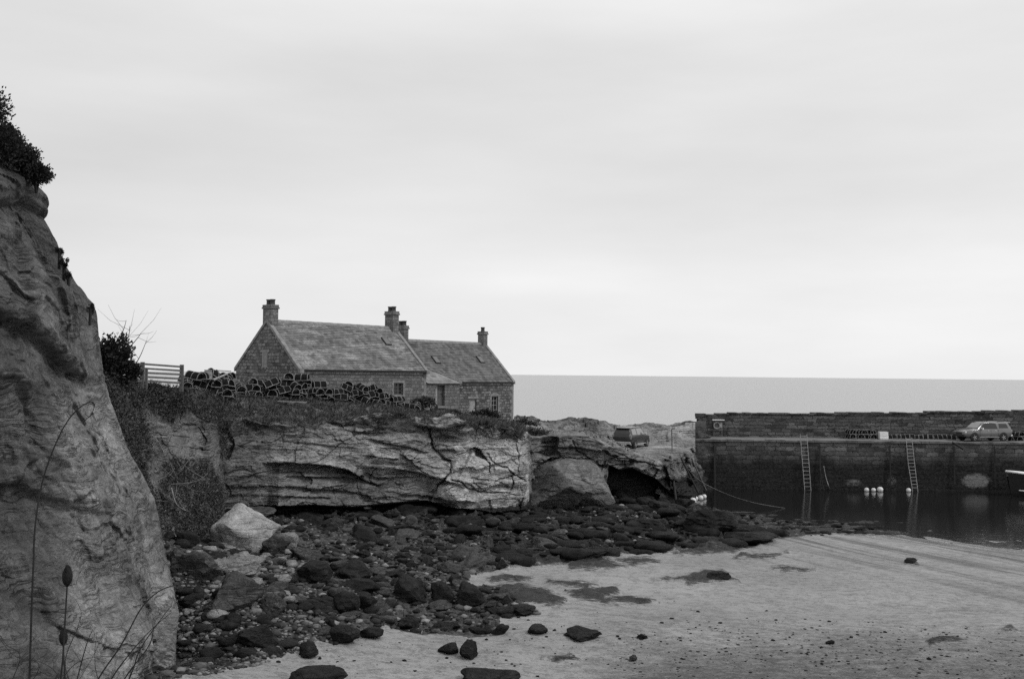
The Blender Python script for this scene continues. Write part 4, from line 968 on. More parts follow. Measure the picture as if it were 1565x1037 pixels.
pile([(374, 609, 65), (430, 611, 66.0), (480, 611, 68), (516, 612, 69.8)], lambda x: 2 if x < 395 else 3 if x < 440 else 4 if x < 470 else 3 if x < 492 else 2, gl[1][0], gl[1][1], .1)
pile([(380, 606, 66.2), (455, 609, 67.3)], lambda x: 3, gl[1][0], gl[1][1], 1.5, .2)
pile([(520, 614, 70), (560, 616, 72), (600, 621, 74.5), (640, 627, 77)], lambda x: 2 if x < 530 else 3 if x < 560 else 2 if x < 615 else 1, gl[2][0], gl[2][1], .1)
pile([(535, 611, 71.5), (600, 616, 75.5), (625, 620, 77)], lambda x: 3 if x < 575 else 2, gl[2][0], gl[2][1], 1.4, .2)
# pale crate and timber in the left heap
def fish_box(loc, rz, label, mat='white', s=(.8, .5, .38)):
    o = empty('fish_box', loc, rz, label, 'crate'); w, l, h = s; t = .03; b = MB(); b.box(-w/2, w/2, -l/2, l/2, 0, t)
    b.box(-w/2, w/2, -l/2, -l/2+t, t, h); b.box(-w/2, w/2, l/2-t, l/2, t, h); b.box(-w/2, -w/2+t, -l/2+t, l/2-t, t, h); b.box(w/2-t, w/2, -l/2+t, l/2-t, t, h); b.build('box_body', M[mat], o)
    b = MB(); b.box(-w/2-.02, w/2+.02, -l/2-.02, l/2+.02, h, h+.04); b.box(-w/2-.015, w/2+.015, -l/2-.015, l/2+.015, h*.5, h*.5+.03); b.build('rim', M[mat], o); return o
z0 = PT(318, 579, 58)
fish_box(z0, .3, 'pale upright crate on top of the lobster pot heap beside the fence', 'wood_pale', (.42, .4, .5))
def plank(name, a, b, w, h, label, mat='wood_pale'):
    a, b = np.array(a), np.array(b); mb = MB(); m = (a+b)/2; bar(mb, a-m, b-m, w, h); o = mb.build(name, M[mat]); o.location = tuple(m); return tag(o, label, 'plank')
zz = lambda px, py, Y, up: (lambda q: (q[0], q[1], (drop(q[0], q[1], ('headland',)) or q[2])+up))(PT(px, py, Y))
plank('timber_plank', zz(424, 613, 64.5, .12), zz(470, 614, 65.2, .12), .10, .05, 'long pale plank lying on the grass in front of the stacked lobster pots', 'wood_pale')
plank('timber_plank', PT(326, 580, 58), PT(347, 571, 59), .14, .06, 'pale plank leaning at a slant on the pot heap near the fence')
plank('timber_plank', PT(334, 566, 60), PT(352, 567, 61), .14, .06, 'pale board lying flat on top of the pot heap left of the gable')
# round hoops at the right end
def hoop(px, py, Y, r, label, mat, tube=.05):
    c = PT(px, py, Y); mb = MB(); mb.tube([(r*math.cos(t), 0, r*math.sin(t)) for t in np.linspace(0, 2*math.pi, 25)[:-1]], tube, 6, True); mb.tube([(r*.55*math.cos(t), .02, r*.55*math.sin(t)) for t in np.linspace(0, 2*math.pi, 17)[:-1]], tube*.5, 5, True)
    o = mb.build('rope_hoop', M[mat], None, True); o.location = tuple(c); o.rotation_euler = (-.1, 0, .5); tag(o, label, 'hoop'); return o
hoop(652.5, 620, 78, .30, 'pale round net hoop leaning at the right end of the pot row beside the porch', 'rope_pale')
hoop(663, 622, 78.5, .30, 'dark round hoop leaning just right of the pale hoop, below the porch door', 'rust', .07)
# low dark wall/shed roof behind the left heap
mb = MB(); a = PT(340, 570, 68); b = PT(366, 571, 71); c0 = (a+b)/2; A = a-c0; B = b-c0; mb.poly([tuple(A), tuple(B), tuple(B+np.array([0, 0, -2.2])), tuple(A+np.array([0, 0, -2.2]))], (.5, .4, 0))
o = mb.build('garden_wall', M['house_stone']); o.location = tuple(c0); tag(o, 'low stone garden wall meeting the far corner of the cottage gable', 'wall')
# ------------------------------------------------------------------ vehicles
def vehicle(name, st, glass, wheels, paint, label, cat, rw=.37, width=.93, extra=None):
    """st: stations (x, z_bottom, z_belt, z_top, w_belt, w_top)"""
    r = empty(name); tag(r, label, cat); V = []; n = len(st)
    for x, zb, zm, zt, wm, wt in st:
        ring = [(wm*.90, zb), (wm*.99, zb+(zm-zb)*.3), (wm, zb+(zm-zb)*.62), (wm*.975, zm), (wt+.0, zt-.07 if zt > zm+.12 else zt-.01), (wt*.86, zt), (wt*.4, zt+.012)]
        V += [(x, y, z) for y, z in ring]+[(x, -y, z) for y, z in reversed(ring)]
    k = 14; F = [(i*k+j, i*k+(j+1) % k, (i+1)*k+(j+1) % k, (i+1)*k+j) for i in range(n-1) for j in range(k)]+[tuple(range(k))[::-1], tuple((n-1)*k+j for j in range(k))]
    body = mesh_np('body', V, F, M[paint], r, True)
    bv = body.modifiers.new('bevel', 'BEVEL'); bv.width = .02; bv.segments = 2; bv.limit_method = 'ANGLE'; bv.angle_limit = R_(35)
    try: body.data.set_sharp_from_angle(angle=R_(35))
    except Exception: pass
    xs = [s[0] for s in st]
    def ys(x, z):
        zm, zt, wm, wt = [float(np.interp(x, xs, [s[i] for s in st])) for i in (2, 3, 4, 5)]
        return wm*.975+(wt-wm*.975)*np.clip((z-zm)/max(.05, zt-.07-zm), 0, 1)
    for nm, poly in glass['side']:
        for s in (1, -1):
            mb = MB(); a = [(x, s*(ys(x, z)+.012), z) for x, z in poly]; b = [(x, s*(ys(x, z)-.03), z) for x, z in poly]; m = len(poly)
            mb.add(a+b, [tuple(range(m)), tuple(range(2*m-1, m-1, -1))]+[(i, (i+1) % m, m+(i+1) % m, m+i) for i in range(m)]); mb.build(nm, M[glass.get('mat', 'glass')], r)
    for nm, (x0, z0, w0, x1, z1, w1), th in glass['ends']:
        mb = MB(); mb.poly([(x0, -w0, z0), (x0, w0, z0), (x1, w1, z1), (x1, -w1, z1)], th); mb.build(nm, M['sheen_glass' if nm == 'windscreen' else 'glass'], r)
    for wx in wheels:
        for s in (1, -1):
            Mx = Matrix.Translation((wx, s*(width-.10), rw))@Matrix.Rotation(-s*math.pi/2, 4, 'X')
            a = MB(); a.lathe([(0, -.02), (rw+.075, -.02), (rw+.075, .112), (0, .112)], 24, Matrix.Translation((wx, s*(width-.11), rw+.03))@Matrix.Rotation(-s*math.pi/2, 4, 'X')); a.build('wheel_arch', M['plastic'], r)
            w = MB(); w.lathe([(.2, -.1), (rw-.03, -.1), (rw, -.06), (rw, .10), (rw-.03, .135), (rw*.64, .14), (rw*.62, .1)], 24, Mx); wh = w.build('wheel', M['tyre'], r, True)
            w = MB(); w.lathe([(0, .115), (.05, .13), (.07, .1), (rw*.6, .1), (rw*.64, .138)], 20, Mx)
            for q in range(5):
                A = Matrix.Rotation(2*math.pi*q/5, 4, 'Z'); w.box(.04, rw*.6, -.03, .03, .1, .13, Mx@A)
            w.build('rim', M['rim'], wh)
    return r, ys
M['sheen_glass'] = N('sky_sheen_glass').done(.22, .18, None, .5)  # pale base colour paints in sky reflection, windscreens and estate car's side windows
ST_P = [(-2.62, .62, 1.02, 1.06, .86, .80), (-2.58, .5, 1.07, 1.12, .90, .80), (-2.5, .42, 1.10, 1.42, .92, .76), (-2.3, .42, 1.10, 1.74, .93, .72), (-1.6, .40, 1.10, 1.80, .93, .71), (-1.0, .38, 1.10, 1.82, .93, .70), (-.3, .36, 1.09, 1.84, .93, .69),
        (.35, .36, 1.08, 1.80, .93, .68), (.62, .36, 1.08, 1.68, .93, .70), (1.22, .38, 1.08, 1.19, .93, .80), (1.7, .40, 1.05, 1.13, .93, .80), (2.35, .42, .98, 1.04, .90, .74), (2.58, .44, .84, .92, .82, .66), (2.66, .5, .72, .76, .74, .6)]
G_P = {'side': [('side_window', [(-.98, 1.17), (.92, 1.15), (.55, 1.62), (.25, 1.72), (-.3, 1.74), (-.85, 1.66)]), ('canopy_window', [(-2.2, 1.24), (-1.15, 1.22), (-1.2, 1.66), (-2.05, 1.64)])],
       'ends': [('windscreen', (1.19, 1.22, .72, .66, 1.68, .60), (.03, 0, .03)), ('rear_window', (-2.53, 1.22, .62, -2.36, 1.62, .58), (-.03, 0, .01))]}
def car_parts(r, kind, paint):
    def bx(name, dims, mat):
        mb = MB()
        for d in dims: mb.box(*d)
        o = mb.build(name, M[mat], r); b = o.modifiers.new('b', 'BEVEL'); b.width = .015; b.segments = 2; return o
    if kind == 'pickup':
        bx('front_bumper', [(2.5, 2.70, -.78, .78, .42, .62)], 'plastic'); bx('rear_bumper', [(-2.76, -2.55, -.80, .80, .45, .60)], 'chrome'); bx('grille', [(2.6, 2.675, -.42, .42, .64, .82)], 'plastic')
        for s in (1, -1):
            bx('headlight', [(2.36, 2.6, *sorted((s*.52, s*.84)), .78, .93)], 'chrome'); bx('tail_light', [(-2.63, -2.5, *sorted((s*.74, s*.9)), .78, 1.08)], 'rim')
            bx('wing_mirror', [(.78, .92, *sorted((s*.92, s*1.14)), 1.10, 1.27)], 'chrome'); bx('side_step', [(-1.1, 1.1, *sorted((s*.88, s*.99)), .34, .40)], 'galv'); bx('roof_rail', [(-2.2, -1.1, *sorted((s*.60, s*.64)), 1.81, 1.85)], 'galv')
            bx('door_handle', [(.02, .18, *sorted((s*.92, s*.95)), .98, 1.02), (-.82, -.66, *sorted((s*.92, s*.95)), .98, 1.02)], 'chrome')
            bx('door_seam', [(1.0, 1.012, *sorted((s*.9, s*.936)), .45, 1.06), (.14-.35, .152-.35, *sorted((s*.9, s*.936)), .45, 1.06), (-1.04, -1.028, *sorted((s*.9, s*.936)), .42, 1.08)], 'plastic')
        bx('spoiler', [(-2.62, -2.28, -.62, .62, 1.75, 1.79)], 'chrome')
    else:
        bx('rear_bumper', [(-2.42, -2.2, -.84, .84, .40, .60)], 'chrome'); bx('front_bumper', [(2.22, 2.42, -.8, .8, .36, .6)], 'plastic'); bx('number_plate', [(-2.35, -2.30, -.26, .26, .82, .93)], 'white')
        for s in (1, -1):
            bx('tail_light', [(-2.36, -2.2, *sorted((s*.70, s*.9)), .84, 1.22)], 'rim'); bx('headlight', [(2.1, 2.33, *sorted((s*.5, s*.84)), .72, .88)], 'chrome'); bx('wing_mirror', [(.72, .88, *sorted((s*.92, s*1.14)), 1.10, 1.27)], 'chrome')
            bx('side_step', [(-1.0, 1.0, *sorted((s*.86, s*.98)), .32, .39)], 'chrome'); bx('roof_rail', [(-1.9, .2, *sorted((s*.60, s*.65)), 1.80, 1.85)], 'chrome')
        bx('spoiler', [(-2.3, -1.95, -.64, .64, 1.74, 1.79)], paint)
pk, _ = vehicle('pickup_truck', ST_P, G_P, (-1.62, 1.62), 'paint_silver', 'silver grey pickup truck with a windowed canopy, parked on the quay', 'pickup truck')
car_parts(pk, 'pickup', 'paint_silver'); q = PT(1504, 674.5, 96.3); pk.location = (q[0], 96.6, 4.57+.02); pk.rotation_euler = (0, 0, math.pi-.0+R_(14))
ST_S = [(-2.36, .60, 1.0, 1.04, .84, .78), (-2.32, .46, 1.08, 1.14, .90, .78), (-2.22, .40, 1.10, 1.52, .92, .70), (-2.02, .38, 1.10, 1.74, .93, .68), (-1.2, .36, 1.10, 1.80, .93, .68), (0, .34, 1.09, 1.80, .93, .68), (.35, .34, 1.08, 1.76, .93, .68),
        (1.15, .36, 1.06, 1.17, .93, .78), (1.6, .38, 1.03, 1.11, .93, .78), (2.1, .40, .96, 1.02, .90, .72), (2.3, .42, .82, .90, .82, .64), (2.38, .48, .70, .74, .74, .6)]
G_S = {'mat': 'sheen_glass', 'side': [('side_window', [(-.85, 1.16), (.88, 1.14), (.4, 1.66), (-.8, 1.70)]), ('rear_side_window', [(-1.95, 1.2), (-1.0, 1.17), (-.95, 1.70), (-1.85, 1.66)])],
       'ends': [('windscreen', (1.12, 1.2, .72, .40, 1.70, .60), (.03, 0, .03)), ('rear_window', (-2.30, 1.18, .74, -2.10, 1.66, .62), (-.03, 0, .01))]}
sv, _ = vehicle('estate_car', ST_S, G_S, (-1.42, 1.42), 'paint_dark', 'dark four wheel drive estate car parked on the rocky track beyond the cave', 'car')
car_parts(sv, 'suv', 'paint_dark'); zc = drop(CARP[0], CARP[1], ('headland',))
sv.location = (CARP[0], CARP[1], zc+.01); sv.rotation_euler = (0, 0, math.atan2(.88, .48))
# ------------------------------------------------------------------ harbour things
def ladder(L, Rr, label):
    L = [PT(*p) for p in L]; Rr = [PT(*p) for p in Rr]; o0 = L[-1].copy(); o = empty('ladder', o0, 0, label, 'ladder')
    for pl in (L, Rr): mb = MB(); mb.tube([p-o0 for p in pl], .035, 6); mb.build('stile', M['galv'], o)
    def at(pl, t):
        z = np.array([p[2] for p in pl]); zt = z[0]+(z[-1]-z[0])*t; return np.array([np.interp(-zt, -z, [p[k] for p in pl]) for k in range(3)])
    n = 15
    for k in range(n): t = .03+.95*k/n; mb = MB(); mb.tube([at(L, t)-o0, at(Rr, t)-o0], .024, 5); mb.build('rung', M['galv'], o)
ladder([(1223, 663, 93.75), (1225, 690, 93.6), (1230.5, 757, 93.2)], [(1233, 663, 93.75), (1235, 690, 93.6), (1240, 757, 93.2)], 'straight steel ladder down the quay face, right of the life ring board')
ladder([(1384.5, 668, 93.75), (1388, 708, 93.5), (1395, 752, 93.1)], [(1393.5, 668, 93.75), (1397.5, 706, 93.5), (1403, 752, 93.1)], 'steel ladder on the quay face with a kinked lower half, nearest the pickup truck')
def buoy(px, py, r, label, Y=None, grp=None):
    c = PZ(f64(px), f64(py), r*.7) if px < 1100 else np.append(PT(px, py, 92.9)[:2], r*.6); o = empty('mooring_buoy', c, 0, label, 'buoy', grp); mb = MB(); n = 12
    mb.lathe([(max(.001, r*math.sin(math.pi*k/n)), -r*math.cos(math.pi*k/n)) for k in range(n+1)], 20); mb.build('float', M['buoy'], o, True)
    mb = MB(); mb.lathe([(.06, r*.93), (.065, r*1.12), (.03, r*1.16), (.03, r*.95)], 10); mb.tube([(0+.07*math.cos(t), 0, r*1.18+.07*math.sin(t)) for t in np.linspace(0, 2*math.pi, 9)[:-1]], .018, 5, True); mb.build('eye', M['plastic'], o)
buoy(1059, 764.5, .27, 'round white buoy at the waterline under the return wall, leftmost of four'); buoy(1063, 761.5, .22, 'white buoy tucked close behind the leftmost one under the return wall')
buoy(1070.5, 760.5, .25, 'white buoy third from left in the cluster by the weedy rocks'); buoy(1076, 758.5, .22, 'small white buoy at the right of the cluster by the weedy rocks')
buoy(1324.3, 743.3, .22, 'white buoy at the wall foot, left of the three in a row'); buoy(1335, 743.8, .21, 'smaller white buoy in the middle of the three in a row'); buoy(1345, 743.2, .28, 'largest white buoy, right end of the three in a row at the wall foot')
buoy(1388.5, 743.8, .22, 'single white buoy beside the foot of the kinked ladder')
def line_obj(name, pts, r, label, cat, mat='rope_pale', seg=6):
    W = [np.array(p, float) for p in pts]; S = []; 
    for i in range(len(W)-1):
        p0, p1, p2, p3 = W[max(i-1, 0)], W[i], W[i+1], W[min(i+2, len(W)-1)]
        for t in np.linspace(0, 1, 9)[:-1]: S.append(.5*((2*p1)+(-p0+p2)*t+(2*p0-5*p1+4*p2-p3)*t*t+(-p0+3*p1-3*p2+p3)*t**3))
    S.append(W[-1]); o0 = S[0]; mb = MB(); n = len(S); rr = [r*(1-.0*k/n) for k in range(n)] if not isinstance(r, tuple) else [r[0]+(r[1]-r[0])*k/(n-1) for k in range(n)]
    mb.tube([s-o0 for s in S], rr, seg); o = mb.build(name, M[mat], None, True); o.location = tuple(o0); return tag(o, label, cat)
line_obj('mooring_rope', [PT(1040, 700, 85), PT(1066, 731, 84), PT(1105, 752, 84), PT(1150, 767, 80), PZ(f64(1200), f64(776), .02)], .013, 'pale mooring rope sagging from the return wall down into the dark water', 'rope')
line_obj('mooring_rope', [PT(1259, 712, 93.3), PT(1262, 728, 93.1), PT(1267, 744, 92.4), PZ(f64(1266.5), f64(748), -.3)], .03, 'pale rope end hanging down the quay face right of the straight ladder', 'rope', 'rope_pale')
for k, (a, b, r, lb, m) in enumerate([((1024, 697, 81.5), (1034, 770, 79.0), .11, 'thick dark pole against the return wall, nearest the cave', 'rust'), ((1038, 694, 84.5), (1068, 754, 84.0), .09, 'dark pole slanting down the return wall, middle of three', 'rust'),
                                ((1052, 690, 88), (1080, 750, 88.5), .07, 'thin dark pole slanting beside the quay corner, right of three', 'wood'), ((1026.5, 655, 86), (1027.5, 700, 86.0), .045, 'thin upright post standing on the rock edge above the return wall', 'wood'),
                                ((1253, 716, 93.0), (1259, 750, 92.8), .05, 'short dark pole standing in the water beside the hanging rope', 'rust')]):
    line_obj('mooring_pole', [PT(*a), (PT(*a)+PT(*b))/2, PT(*b)], r, lb, 'pole', m, 8)
# post frame on the rock edge near the car
ff = PT(957, 703, 76.2); po = empty('post_frame', ff, 0, 'small bare wooden post frame on the rock edge below the parked car', 'frame')
for a, b in (((953, 690, 76), (953, 708, 76)), ((956, 697, 76.2), (957, 712, 76.2)), ((953, 691, 76), (961, 700, 76.5))): mb = MB(); bar(mb, PT(*a)-ff, PT(*b)-ff, .07, .07); mb.build('post', M['wood'], po)
# life ring board
c = PT(1097, 650, 98.75); lo = empty('life_ring_board', c, 0, 'life ring in a small roofed board fixed to the left end of the parapet', 'life ring')
mb = MB(); mb.box(-.42, .48, .02, .10, -.5, .5); mb.build('back_board', M['wood'], lo); mb = MB(); mb.box(-.55, .62, -.2, .14, .52, .60); mb.build('board_roof', M['white'], lo)
mb = MB(); mb.tube([(.30*math.cos(t)-.1, -.04, .30*math.sin(t)) for t in np.linspace(0, 2*math.pi, 25)[:-1]], .065, 8, True); mb.build('life_ring', M['rope_pale'], lo, True)
mb = MB(); mb.box(.24, .42, -.02, .02, -.2, .3); mb.build('notice', M['wood_pale'], lo)
for s in (-.36, .42): mb = MB(); mb.box(s-.04, s+.04, .03, .11, -1.9, -.5); mb.build('post', M['wood'], lo)
# creels and box on the quay
for k in range(9):
    for j in range(2 if k < 8 else 1):
        x = float(PT(1300+k*4.6, 668, 98)[0]); put_creel(x, 97.9+rc.uniform(-.1, .1), 4.56+j*.44, math.pi/2*0+rc.uniform(-.15, .15), 0, 'dark lobster pot in the short double row against the parapet on the quay', 'lobster pots on the quay', rc.random() < .3)
b1 = PT(1349.5, 671, 97.4); b1[2] = 4.59
fish_box(b1, .05, 'white fish box on the quay, bottom of two stacked beside the lobster pots', 'white', (.82, .6, .30)); b2 = b1.copy(); b2[2] += .36; fish_box(b2, 0, 'white fish box on the quay, top of two stacked beside the lobster pots', 'white', (.80, .58, .30))
for k in range(14):
    x = float(PT(1362+k*7.0, 668, 98)[0]); put_creel(x, 98.1, 4.56, rc.uniform(-.2, .2)+math.pi/2, 0, 'dark lobster pot in the low line between the white boxes and the pickup truck', 'lobster pots low along the parapet', False)
for k in range(5):
    x = float(PT(1548+k*3.6, 668, 97)[0]); put_creel(x, 97+rc.uniform(-.2, .2), 4.56+.44*(k % 2), rc.uniform(-1, 1), 0, 'dark lobster pot in the heap behind the pickup truck tailgate', 'lobster pots behind the pickup', k == 2)
o = line_obj('fallen_pole', [PT(1455, 675, 93.2), PT(1463, 680, 93.0), PT(1472, 686, 93.0)], .09, 'dark pole lying slantwise over the quay edge below the pickup truck front', 'pole', 'rust')
# small fishing boat entering the frame at the right
def boat():
    bow = PZ(f64(1546), f64(757), 0.0); o = empty('fishing_boat', (bow[0]+3.6, bow[1]-.5, 0), R_(-4), 'dark hulled fishing boat with white rail moored by the wall at the right edge', 'boat'); Ls = 7.2; V = []; n = 14; k = 9
    for i in range(n):
        t = i/(n-1); x = -3.6+Ls*t; w = 1.35*min(1, (t*2.6+.02))**.6; sheer = 2.15-1.0*t+.55*t*t; dr = -.4
        for j in range(k):
            a = -1+2*j/(k-1); yy = w*math.copysign(abs(a)**.6, a); zz = dr+(sheer-dr)*abs(a)**1.7; V.append((x-(.55*(abs(a))**1.2 if i == 0 else .45*(1-t)**5*abs(a)), yy, zz))
    mesh_np('hull', V, gridfaces(n, k), M['hull'], o, True); V = np.array(V).reshape(n, k, 3)
    for s, nm in ((0, 'rail'), (k-1, 'rail')): mb = MB(); mb.tube([tuple(V[i, s]+np.array([0, 0, .06])) for i in range(n)], .10, 8); mb.build(nm, M['white'], o, True)
    mb = MB(); mb.tube([tuple(V[i, 1]*np.array([1, 1.03, 1])+np.array([-.02, -.03, -.55])) for i in range(1, n)], .06, 6); mb.build('rubbing_strake', M['white'], o, True)
    d = [tuple(V[i, 0]*np.array([1, .97, 1])-np.array([0, 0, .35])) for i in range(n)]+[tuple(V[i, k-1]*np.array([1, .97, 1])-np.array([0, 0, .35])) for i in reversed(range(n))]
    mesh_np('deck', d, [tuple(range(len(d)))], M['deck'], o); mb = MB(); mb.box(1.2, 2.9, -.7, .7, .9, 2.6); w = mb.build('wheelhouse', M['white'], o); b = w.modifiers.new('b', 'BEVEL'); b.width = .06
    mb = MB(); mb.box(1.18, 1.20, -.5, .5, 1.9, 2.35); mb.build('pane', M['glass'], w)
M['hull'] = m_plain('dark_hull_paint', .02, .5)
boat()
# ------------------------------------------------------------------ rocks
def sit(o, x, y, sink, names=('beach',)):
    z = drop(x, y, names); o.location = (x, y, (z if z is not None else .5)+sink)
HERO = [  # px, py base, w px, h px, seed, mat, label, name
 (362, 842, 84, 74, 5, 'boulder_pale', 'largest pale boulder with a bright flat face at the foot of the vegetated slope', 1.1),
 (300, 886, 62, 40, 12, 'boulder_mid', 'grey split boulder against the foot of the near cliff', 1),
 (366, 878, 64, 30, 13, 'boulder_light', 'flat pale slab tilted to the right below the largest pale boulder', 1),
 (352, 934, 66, 62, 14, 'boulder_mid', 'big blocky grey boulder with a dark undercut front, above the driftwood stem tip', 1),
 (268, 868, 40, 28, 15, 'boulder_mid', 'broken flat grey slab close to the near cliff edge', 1), (336, 874, 26, 20, 16, 'boulder_light', 'small bright angular stone between the split boulder and the tilted slab', 1),
 (418, 850, 40, 34, 17, 'boulder_mid', 'rounded grey boulder right of the largest pale boulder', 1), (440, 832, 30, 22, 18, 'boulder_light', 'small pale boulder up the bank right of the largest pale boulder', 1),
 (388, 792, 44, 18, 19, 'boulder_mid', 'flat grey slab lying behind and above the largest pale boulder', 1), (375, 775, 26, 12, 20, 'boulder_mid', 'small flat stone lying on the topmost grey slab', 1),
 (415, 940, 48, 28, 21, 'boulder_mid', 'flat topped grey rock in mid shingle below the rounded grey boulder', 1), (388, 990, 56, 34, 22, 'boulder', 'wedge shaped dark boulder alone in the fine shingle near the near cliff', 1),
 (478, 890, 56, 36, 23, 'boulder', 'dark layered slab boulder in the middle of the shingle', 1), (538, 890, 66, 30, 24, 'boulder', 'long low dark boulder sloping right amid the upper shingle', 1),
 (625, 918, 60, 42, 25, 'boulder', 'large rounded weed dark boulder in the boulder field centre', 1), (676, 922, 34, 34, 26, 'boulder', 'upright dark boulder between two larger ones near the sand edge', 1),
 (714, 930, 46, 36, 27, 'boulder', 'dark rounded boulder at the boulder field edge beside the sand', 1), (528, 934, 40, 32, 28, 'boulder', 'round dark boulder, left of a touching pair in the lower field', 1),
 (556, 934, 30, 28, 29, 'boulder', 'round dark boulder, right of a touching pair in the lower field', 1), (524, 984, 46, 28, 30, 'boulder', 'dark boulder at the lower edge of the field nearest the bright sand', 1),
 (564, 975, 32, 18, 31, 'boulder', 'small dark boulder on the sand just below the boulder field', 1), (470, 1004, 34, 20, 32, 'boulder', 'dark double lump on the sand left of the foreground', 1),
 (486, 1056, 72, 26, 33, 'boulder', 'long dark boulder cut by the bottom of the picture, left one', 1), (742, 1052, 84, 24, 34, 'boulder', 'large low dark boulder with a worn pale top cut by the bottom of the picture', 1),
 (686, 1000, 32, 18, 35, 'boulder', 'left lump of the isolated pair of rocks on the open sand', 1), (716, 1006, 32, 26, 36, 'boulder', 'right rounder lump of the isolated pair of rocks on the open sand', 1),
 (895, 978, 52, 15, 37, 'boulder', 'low dark turtle shaped rock alone on the open sand', 1), (983, 976, 20, 7, 38, 'boulder', 'tiny dark stone right of the turtle shaped rock', 1),
 (765, 969, 24, 14, 39, 'boulder', 'small dark stone on the sand off the field corner', 1), (822, 968, 38, 12, 40, 'boulder', 'thin dark reef of weed covered stone on the sand, right of the field corner', 1),
 (968, 1010, 12, 8, 41, 'boulder_mid', 'small grey stone on the speckled sand in front', 1), (1270, 984, 14, 6, 42, 'boulder', 'small dark stone at the edge of the speckled sand', 1), (1393, 860, 18, 7, 43, 'boulder', 'lone dark rock on the rippled wet sand below the buoys', 1),
 (1100, 884, 34, 12, 44, 'boulder', 'dark crest of the weed patch alone in the middle of the sand', 1), (795, 940, 46, 16, 45, 'boulder', 'low dark rock tip pointing out of the field onto the sand', 1),
 (1095, 812, 90, 34, 46, 'boulder', 'long dark weed draped rock hump nearest the harbour water', 1), (1140, 832, 80, 20, 47, 'boulder', 'low dark weed hump at the sand edge right of the long one', 1), (1000, 816, 60, 26, 48, 'boulder', 'dark weed hump left of the long one', 1),
 (905, 852, 60, 12, 49, 'boulder', 'low weedy mound on the sand above the weed patches', 1), (946, 762, 30, 16, 52, 'boulder', 'dark angular block at the left side of the cave mouth', 1), (978, 762, 36, 13, 53, 'boulder', 'flat dark block in the middle of the cave mouth', 1), (1003, 764, 26, 18, 54, 'boulder', 'dark block at the right side of the cave mouth', 1),
 (1010, 782, 46, 18, 50, 'boulder', 'dark rock below the cave mouth', 1), (1045, 776, 34, 14, 51, 'boulder', 'dark rock below the leaning poles', 1),
]
M['boulder_light'] = m_rock('light_boulder_rock', .14, .32, 2.0, .6, False, .07)
for (px, py, w, h, sd, mt, lb, _) in HERO:
    a = hit(px, min(py, 1036 if py < 1040 else 1050) if True else py, ('beach',))
    if a is None: continue
    g = a[0]; Y = g.y; W = w*Y/FPX; Hh = h*Y/FPX
    if mt == 'boulder_pale': V = cut_rock(5, [(.12, -.62, .8, .62), (-.9, -.2, .35, .75), (.8, -.35, .5, .78), (.25, -.95, -.35, .72), (-.3, -.9, -.5, .78), (0, .3, 1, .85), (1, .2, -.2, .9), (-1, .2, -.3, .85), (0, 1, 0, .9), (0, 0, -1, .8), (.6, -.75, .1, .8), (-.5, -.5, .8, .74), (.4, -.2, .9, .80)], (1, 1, 1), .06, 3, 24)
    else: V = rock_verts(4, sd, 12 if mt != 'boulder' else 15, (1, 1, 1), .09, 18 if mt == 'boulder' else 26)
    V = V*np.array([W/2/.95, max(W, Hh)*.42/.9, Hh/1.75]) if mt != 'boulder_pale' else (lambda c, s: np.stack([V[:, 0]*c+V[:, 2]*s, V[:, 1], -V[:, 0]*s+V[:, 2]*c], 1)*np.array([W/2/.9, 1.3, Hh/1.75]))(math.cos(.5), math.sin(.5)); a_ = random.Random(sd).uniform(-.3, .3); ca, sa = math.cos(a_), math.sin(a_); V = np.stack([V[:, 0]*ca+V[:, 2]*sa*.35, V[:, 1], V[:, 2]-V[:, 0]*sa*.35], 1)
    o = mesh_np('boulder', V, ICO[5 if mt == 'boulder_pale' else 4][1], M[mt], None, True); o.location = (g.x, g.y+max(W, Hh)*.3, g.z+Hh*.36)
    try: o.data.set_sharp_from_angle(angle=R_(30))
    except Exception: pass
    tag(o, lb, 'boulder')
# the great fallen boulder by the cave
def great():
    c = PT(868, 738, 71.0); V = rock_verts(5, 77, 9, (1, 1, 1), .02, 40); V = cut_rock(5, [(.34, -.52, .78, .60), (-.66, -.70, .28, .64), (-.2, 0, 1, .84), (.5, -.86, -.1, .80), (1, 0, .2, .98), (-1, .1, 0, .95), (.1, -.75, -.66, .70), (0, 1, 0, .9), (0, 0, -1, .9), (.75, -.3, .6, .78)], (3.0, 2.5, 1.9), .022, 5, 55); p = V.copy(); fz, _ = facets(p, (.45, .45, .7), 88); fz2, _ = facets(p, (1.3, 1.3, 2.6), 89); V += V/np.linalg.norm(V, axis=1)[:, None]*(fz*.22+fz2*.06)[:, None]
    lay = fbm(p, (.3, .3, 3), 4, 501)*.10; V += V/np.linalg.norm(V, axis=1)[:, None]*lay[:, None]
    V[:, 2] += np.where(V[:, 0] > 0, -V[:, 0]*.16, V[:, 0]*.10); o = mesh_np('boulder', V, ICO[5][1], M['boulder_great'], None, True); o.location = tuple(c+np.array([0, .6, 0]))
    try: o.data.set_sharp_from_angle(angle=R_(26))
    except Exception: pass
    tag(o, 'house sized faceted sandstone boulder fallen beside the dark cave mouth', 'boulder')
M['boulder_great'] = m_rock('fallen_sandstone', .07, .27, 1.1, .7, False, .09)
great()
for i, (px, py, Y, s, lb) in enumerate([(1062, 664, 97.6, (1.4, 1.2, 1.35), 'larger grey rock heaped against the broken left end of the parapet'), (1071, 668, 97.0, (.8, .7, .5), 'smaller grey rock at the foot of the parapet end')]):
    V = rock_verts(4, 90+i, 14, s, .07, 24); o = mesh_np('boulder', V, ICO[4][1], M['boulder_mid'], None, True); o.location = tuple(PT(px, py, Y)); tag(o, lb, 'boulder')
